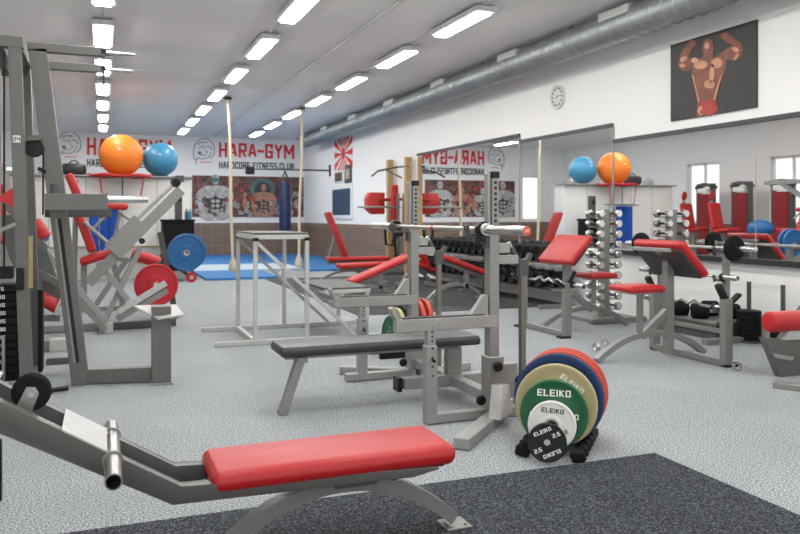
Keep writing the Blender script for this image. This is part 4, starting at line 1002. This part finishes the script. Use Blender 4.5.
# leaning-post machine
t = Thing('leaning_frame_machine', 'tall dark grey machine with leaning posts and horn arms', 'exercise machine', (0, 5.8, 0))
Y2 = 5.7
a_ = PY(38, 50, Y2); b_ = PY(81, 380, Y2); a_.y = b_.y = Y2; b_.z = .0
lp = t.part('leaning_post', MB().beam(b_, a_, .1, .112, side=(0, 1, 0)), GREY)
dd = (a_ - b_); g0, g1 = b_ + dd * .07 + V((0, -.0515, 0)), b_ + dd * .5 + V((0, -.0515, 0))
t.part('groove', MB().beam(g0, g1, .004, .022, 0, side=(0, 1, 0)), HOLE, lp); t.part('track', MB().beam(g0 - V((.02, 0, 0)), g1 - V((.02, 0, 0)), .008, .012, 0, side=(0, 1, 0)), SILVER, lp)
z_ = PY(60, 50, Y2).z; s_ = XAT(28, Y2)
t.part('top_crossbeam', MB().beam((s_ + .06, Y2, z_ - .01), (s_ + .06, 6.4, z_ - .01), .06, .055), GREY)
for Y in (Y2, 6.35):
    e = XAT(105, Y)
    ar = t.part('horn_arm', MB().beam((s_ if Y == Y2 else s_ + .03, Y - .02, z_), (e, Y - .02, z_), .06, .058), GREY)
    t.part('peg', MB().tube((e, Y - .02, z_), (e + .2, Y - .02, z_), .0125), CHROME, ar)
    t.part('cap_bolt', MB().tube((e - .01, Y - .055, z_), (e - .01, Y - .045, z_), .018), PLASTIC, ar)
t.part('peg_stub', MB().tube((e - .01, 6.33, z_ - .03), (e - .01, 6.33, z_ - .13), .008), DGREY)
a_ = PY(45, 202, 5.5); b_ = PY(108, 202, 5.5)
ca = t.part('carriage_arm', MB().beam(a_, b_, .09, .108), GREY)
t.part('loading_peg', MB().tube(b_ + V((0, 0, .018)), b_ + V((.255, 0, .018)), .022, 20), CHROME, ca)
t.part('shaded_under_arm', MB().beam(PY(45, 213, 5.85), PY(112, 213, 5.85), .08, .06), DGREY)  # beam in dark grey, the shade under the carriage arm put into its colour
t.part('arm_pivot', MB().tube(PY(54, 195, 5.5), PY(54, 184, 5.5), .024), DGREY)
c_ = PY(82, 373, Y2)
t.part('base_beam', MB().beam((c_.x - .02, Y2, .055), (XAT(160, Y2 - .1), Y2 - .1, .055), .08, .1), GREY)
pl = V((XAT(161, 5.55), 5.55, 0))
t.part('front_post', B((pl.x, pl.y, .27), (.125, .12, .52)), GREY)
t.part('top_plate', MB().prism([PY(133, 307, 5.7), PY(176, 306, 5.7), PY(184, 316, 5.45), PY(158, 320, 5.45)], (0, 0, .012)), PALE)
t.part('foot_plate', B((pl.x, pl.y - .01, .006), (.15, .15, .01)), SILVER)
t.part('side_rail', MB().beam((-.38, 6.1, .1), (XAT(75, 6.1), 6.1, .1), .06, .05), GREY)

# ------------------------------------------------------------ leg press
t = Thing('leg_press', 'grey leg press with a steep sled rail and pale foot step', 'exercise machine', (.2, 8.4, 0))
Ya, Yc = 8.05, 8.75
for Y in (Ya, Yc):
    t.part('sled_rail', MB().beam(PY(88, 283, Y), PY(181, 190, Y), .07, .1), SILVER)
    t.part('guide_tube', MB().tube(PY(105, 250, Y - .02), PY(175, 183, Y - .02), .016), CHROME)
    t.part('seat_rail', MB().beam(PY(34, 238, Y), PY(106, 322, Y), .06, .06), LIGHT)
    t.part('lower_rail', MB().beam(PY(38, 258, Y), PY(106, 330, Y), .06, .05), SILVER)
t.part('rail_head', MB().tube(PY(176, 183, Ya - .06), PY(176, 183, Yc + .06), .045), PLASTIC)
t.part('rail_cap', B(PY(177, 180, 8.4), (.08, .75, .06)), DGREY)
for y_ in (8.0, 8.8): t.part('carriage', MB().beam(PY(112, 252, y_), PY(142, 222, y_), .06, .2), SILVER)
t.part('carriage_plate', MB().beam(PY(114, 250, 8.4), PY(138, 226, 8.4), .8, .03), SILVER)
t.part('carriage_stop', MB().tube(PY(142, 241, 7.96), PY(142, 241, 8.1), .03), PLASTIC)
t.part('foot_box', B(V((XAT(106, 8.15), 8.15, .045)), (.13, .15, .09)), PALE)
st_ = t.part('foot_step', MB().beam(PY(118, 312, 8.1), PY(166, 283, 8.1), .12, .05), PALE)
t.part('step_side', MB().beam(PY(117, 319, 8.12), PY(167, 290, 8.12), .1, .06), SILVER)
t.part('base_rail', MB().beam((XAT(108, 8.3), 8.3, .04), (XAT(176, 8.3), 8.35, .04), .08, .07), DGREY)
t.part('base_rail', MB().beam((-.7, 8.3, .04), (.05, 8.3, .04), .08, .07), SILVER)
for p_, q_ in ((PY(98, 262, 8.1), PY(128, 300, 8.1)), (PY(104, 322, 8.18), PY(140, 248, 8.18)), (PY(92, 310, 8.6), PY(128, 258, 8.6))): t.part('cross_frame', MB().beam(p_, q_, .055, .055), LIGHT)
t.part('storage_post', MB().beam(V((XAT(176, 9.0), 9.0, 0)), PY(160, 232, 9.0), .06, .06), DGREY)
t.part('storage_peg', MB().tube((XAT(157, 8.8) , 8.75, .37), (XAT(157, 8.8), 9.05, .37), .024), STEEL); t.part('storage_peg', MB().tube((XAT(186, 9.3), 9.26, .69), (XAT(186, 9.3), 9.5, .69), .024), STEEL)
t.part('storage_bar', MB().beam((XAT(150, 9.45), 9.45, .55), (XAT(187, 9.45), 9.45, .69), .05, .05), DGREY)
c_ = PY(186.5, 253, 9.25); plate(c_, (.05, -1, .0), .215, .05, P_BLUE2, 'bright blue plate on the storage peg of the leg press', 'plates on the leg press', hub=.028)
c_ = PY(187.5, 252, 9.32); plate(c_, (.05, -1, .0), .218, .05, P_BLUE2, 'second bright blue plate just behind the first on the leg press', 'plates on the leg press', hub=.028)
c_ = PY(156.5, 285, 8.85); plate(c_, (.05, -1, .0), .232, .05, P_RED2, 'bright red plate above the pale foot step of the leg press', 'plates on the leg press', hub=.028)
c_ = PY(191, 277, 9.35)
t.part('end_disc', MB().lathe([(0, 0), (.05, 0), (.06, .01), (.06, .06), (0, .06)], c_, (0, -1, 0), 24), P_RED2, label='small red end disc'); t.part('disc_hub', MB().lathe([(0, .061), (.025, .061), (.025, .07), (0, .07)], c_, (0, -1, 0), 16), STEEL)
t.part('disc_axle', MB().beam(c_ + V((0, .03, 0)), PY(160, 255, 9.4), .04, .04), DGREY)

# red reclining machine behind
t = Thing('recliner_machine', 'red padded reclining machine with pale tube frame behind the leg press', 'exercise machine', (0, 10, 0))
Yk = 10.0
t.part('head_pad', MB().pad(PY(69, 174, Yk), PY(78, 196, Yk), .35, .1, .045), REDF)
t.part('back_pad', MB().pad(PY(78, 212, Yk), PY(93, 252, Yk), .34, .1, .04), REDF)
t.part('seat_pad', MB().pad(PY(80, 262, Yk), PY(113, 252, Yk), .34, .1, .045), REDF)
t.part('arm_pad', MB().pad(PY(104, 206, Yk - .3), PY(128, 207, Yk - .3), .22, .08, .035), REDF)
t.part('roller_pad', MB().tube(PY(132, 254, Yk), PY(160, 263, Yk), .07, 20, bevel=.02), REDF)
t.part('frame', MB().tube(PY(84, 222, Yk - .2), PY(118, 252, Yk - .2), .022).tube(PY(120, 212, Yk - .25), PY(112, 250, Yk - .2), .02).tube(PY(92, 230, Yk - .2), PY(108, 214, Yk - .2), .02)
       .tube(PY(118, 212, Yk - .2), PY(131, 220, Yk - .2), .018), LIGHT)
t.part('base_frame', MB().beam(PY(84, 262, Yk), V((XAT(84, Yk), Yk, 0)), .07, .07).beam(PY(112, 256, Yk), V((XAT(124, Yk), Yk, 0)), .07, .07).beam((XAT(80, Yk), Yk, .03), (XAT(165, Yk), Yk, .03), .06, .05).beam(PY(112, 258, Yk), PY(146, 262, Yk), .05, .05), SILVER)
t.part('back_frame', MB().beam(PY(76, 180, Yk + .1), V((XAT(74, Yk + .1), Yk + .1, .02)), .06, .06), SILVER)
# low padded machine between the left posts
t = Thing('roller_machine', 'dark framed leg machine with red rollers glimpsed between the left posts', 'exercise machine', (-.4, 7.2, 0))
Yl = 7.2
t.part('roller', MB().tube(PY(34, 221, Yl), PY(46, 238, Yl), .055, 20, bevel=.018), REDF)
t.part('roller', MB().tube(PY(37, 296, Yl), PY(59, 308, Yl), .058, 20, bevel=.018), REDF)
t.part('roller_cap', MB().beam(PY(55, 314, Yl), PY(63, 294, Yl), .13, .02), PALE)
t.part('frame', MB().beam(PY(0, 195, Yl), PY(46, 250, Yl), .07, .07).beam(PY(36, 318, Yl), PY(60, 318, Yl), .08, .05).beam(PY(38, 270, Yl), V((XAT(38, Yl), Yl, 0)), .06, .06).beam(PY(36, 272, Yl), PY(60, 284, Yl), .06, .06), GREY)
t.part('side_plate', MB().prism([PY(-4, 215, Yl + .1), PY(30, 215, Yl + .1), PY(52, 262, Yl + .1), PY(62, 300, Yl + .1), PY(36, 300, Yl + .1), PY(10, 260, Yl + .1)], (0, .05, 0)), GREY)
t.part('foot', B((XAT(60, Yl), Yl, .05), (.16, .14, .1)), PALE)
t.part('base', MB().beam((-1.0, Yl, .05), (XAT(58, Yl), Yl, .05), .1, .09), SILVER)

# ------------------------------------------------------------ machines by the left windows (seen in the mirrors)
def tower(x, y, lab):
    t = Thing('tower_machine', lab, 'exercise machine', (x, y, 0), 'red shrouded weight towers by the left windows')
    t.part('shroud', B((x, y, .95), (.2, .42, 1.5), bevel=.03), REDD); t.part('frame', B((x, y - .25, .98), (.12, .06, 1.96)).box((x, y + .25, .98), (.12, .06, 1.96)), DGREY)
    t.part('head', MB().flat(arc((x, y - .28, 1.85), (x, y + .28, 1.85), .1, 10), .2, .06, (1, 0, 0)), DGREY); t.part('base', B((x, y, .04), (.5, .6, .08)), SILVER)
    t.part('cap', B((x + .02, y, 1.78), (.22, .36, .12), bevel=.02), WHITE)
def mpt(u, Xr):   # Y of a thing at room X whose mirror image stands in column u
    Xm = 2 * (W - .018) - Xr; r = ray(u, 216); return r.y * Xm / r.x
for u_, lab in ((706, 'red shrouded weight tower reflected left of the mirror seam'), (742, 'red shrouded weight tower standing alone in the mirror, right of the seats'), (783, 'red shrouded weight tower reflected before the right window')):
    tower(-2.9, mpt(u_, -2.9), lab)
def mseat(x, y, lab):
    t = Thing('machine_seat', lab, 'exercise machine', (x, y, 0), 'red padded machine seats reflected in the mirror')
    t.part('head_pad', MB().lathe([(0, -.04), (.09, -.03), (.12, 0), (.09, .03), (0, .04)], (x + .02, y + .1, 1.62), (.3, .6, .1), 20), REDF)
    t.part('backrest', MB().pad((x, y - .05, .85), (x, y + .08, 1.45), .34, .1, .045, side=(1, 0, 0)), REDF)
    t.part('seat', MB().pad((x, y - .05, .8), (x, y - .55, .86), .36, .09, .04, side=(1, 0, 0)), REDF)
    t.part('frame', B((x, y + .14, .75), (.06, .06, 1.5)).box((x, y - .2, .37), (.08, .08, .74)).box((x, y - .1, .03), (.5, .9, .06)), SILVER)
mseat(-1.7, mpt(688, -1.7), 'left red seat with headrest reflected in the low mirror'); mseat(-1.7, mpt(716, -1.7), 'right red seat with headrest reflected in the low mirror')
t = Thing('bench_machine', 'red padded bench with grey frame reflected at the right edge of the mirror', 'exercise machine', (-1.2, 9.2, 0))
yb_ = mpt(795, -1.2)
t.part('seat', MB().pad((-1.2, yb_ - .3, .86), (-1.2, yb_ + .5, .86), .34, .1, .04, side=(1, 0, 0)), REDF)
t.part('frame', B((-1.2, yb_, .4), (.08, .5, .8)).beam((-1.3, yb_ + .4, 1.8), (-1.3, yb_ - .8, 1.1), .08, .08).box((-1.3, yb_ + .2, 1.82), (.1, 1.2, .08)), SILVER)
t.part('blue_cover', MB().sphere((-.9, yb_ + .55, .9), .22, 16, (1, 1.3, .8)), P_BLUE2)

# collars lying about
def collar(p, ax, lab):
    p = V(p); A = V(ax).normalized(); t = Thing('bar_collar', lab, 'collar', (p.x, p.y, 0), 'chrome bar collars')
    t.part('ring', MB().lathe([(.025, -.014), (.034, -.014), (.034, .014), (.025, .014), (.025, -.014)], p, A, 20), CHROME)
    t.part('screw', MB().tube(p + A.cross(V((0, 0, 1))) * .034, p + A.cross(V((0, 0, 1))) * .075, .006, 8), CHROME)
g_ = G(596, 351); collar((g_.x, g_.y, .034), (1, .2, 0), 'chrome collar on the floor left of the nearer preacher bench foot')
g_ = G(605, 347); collar((g_.x, g_.y, .034), (.3, 1, 0), 'chrome collar on the floor almost touching the preacher bench arch')
g_ = G(737, 371); collar((g_.x, g_.y, .034), (.2, 1, 0), 'chrome collar beside the right foot of the nearer preacher bench')
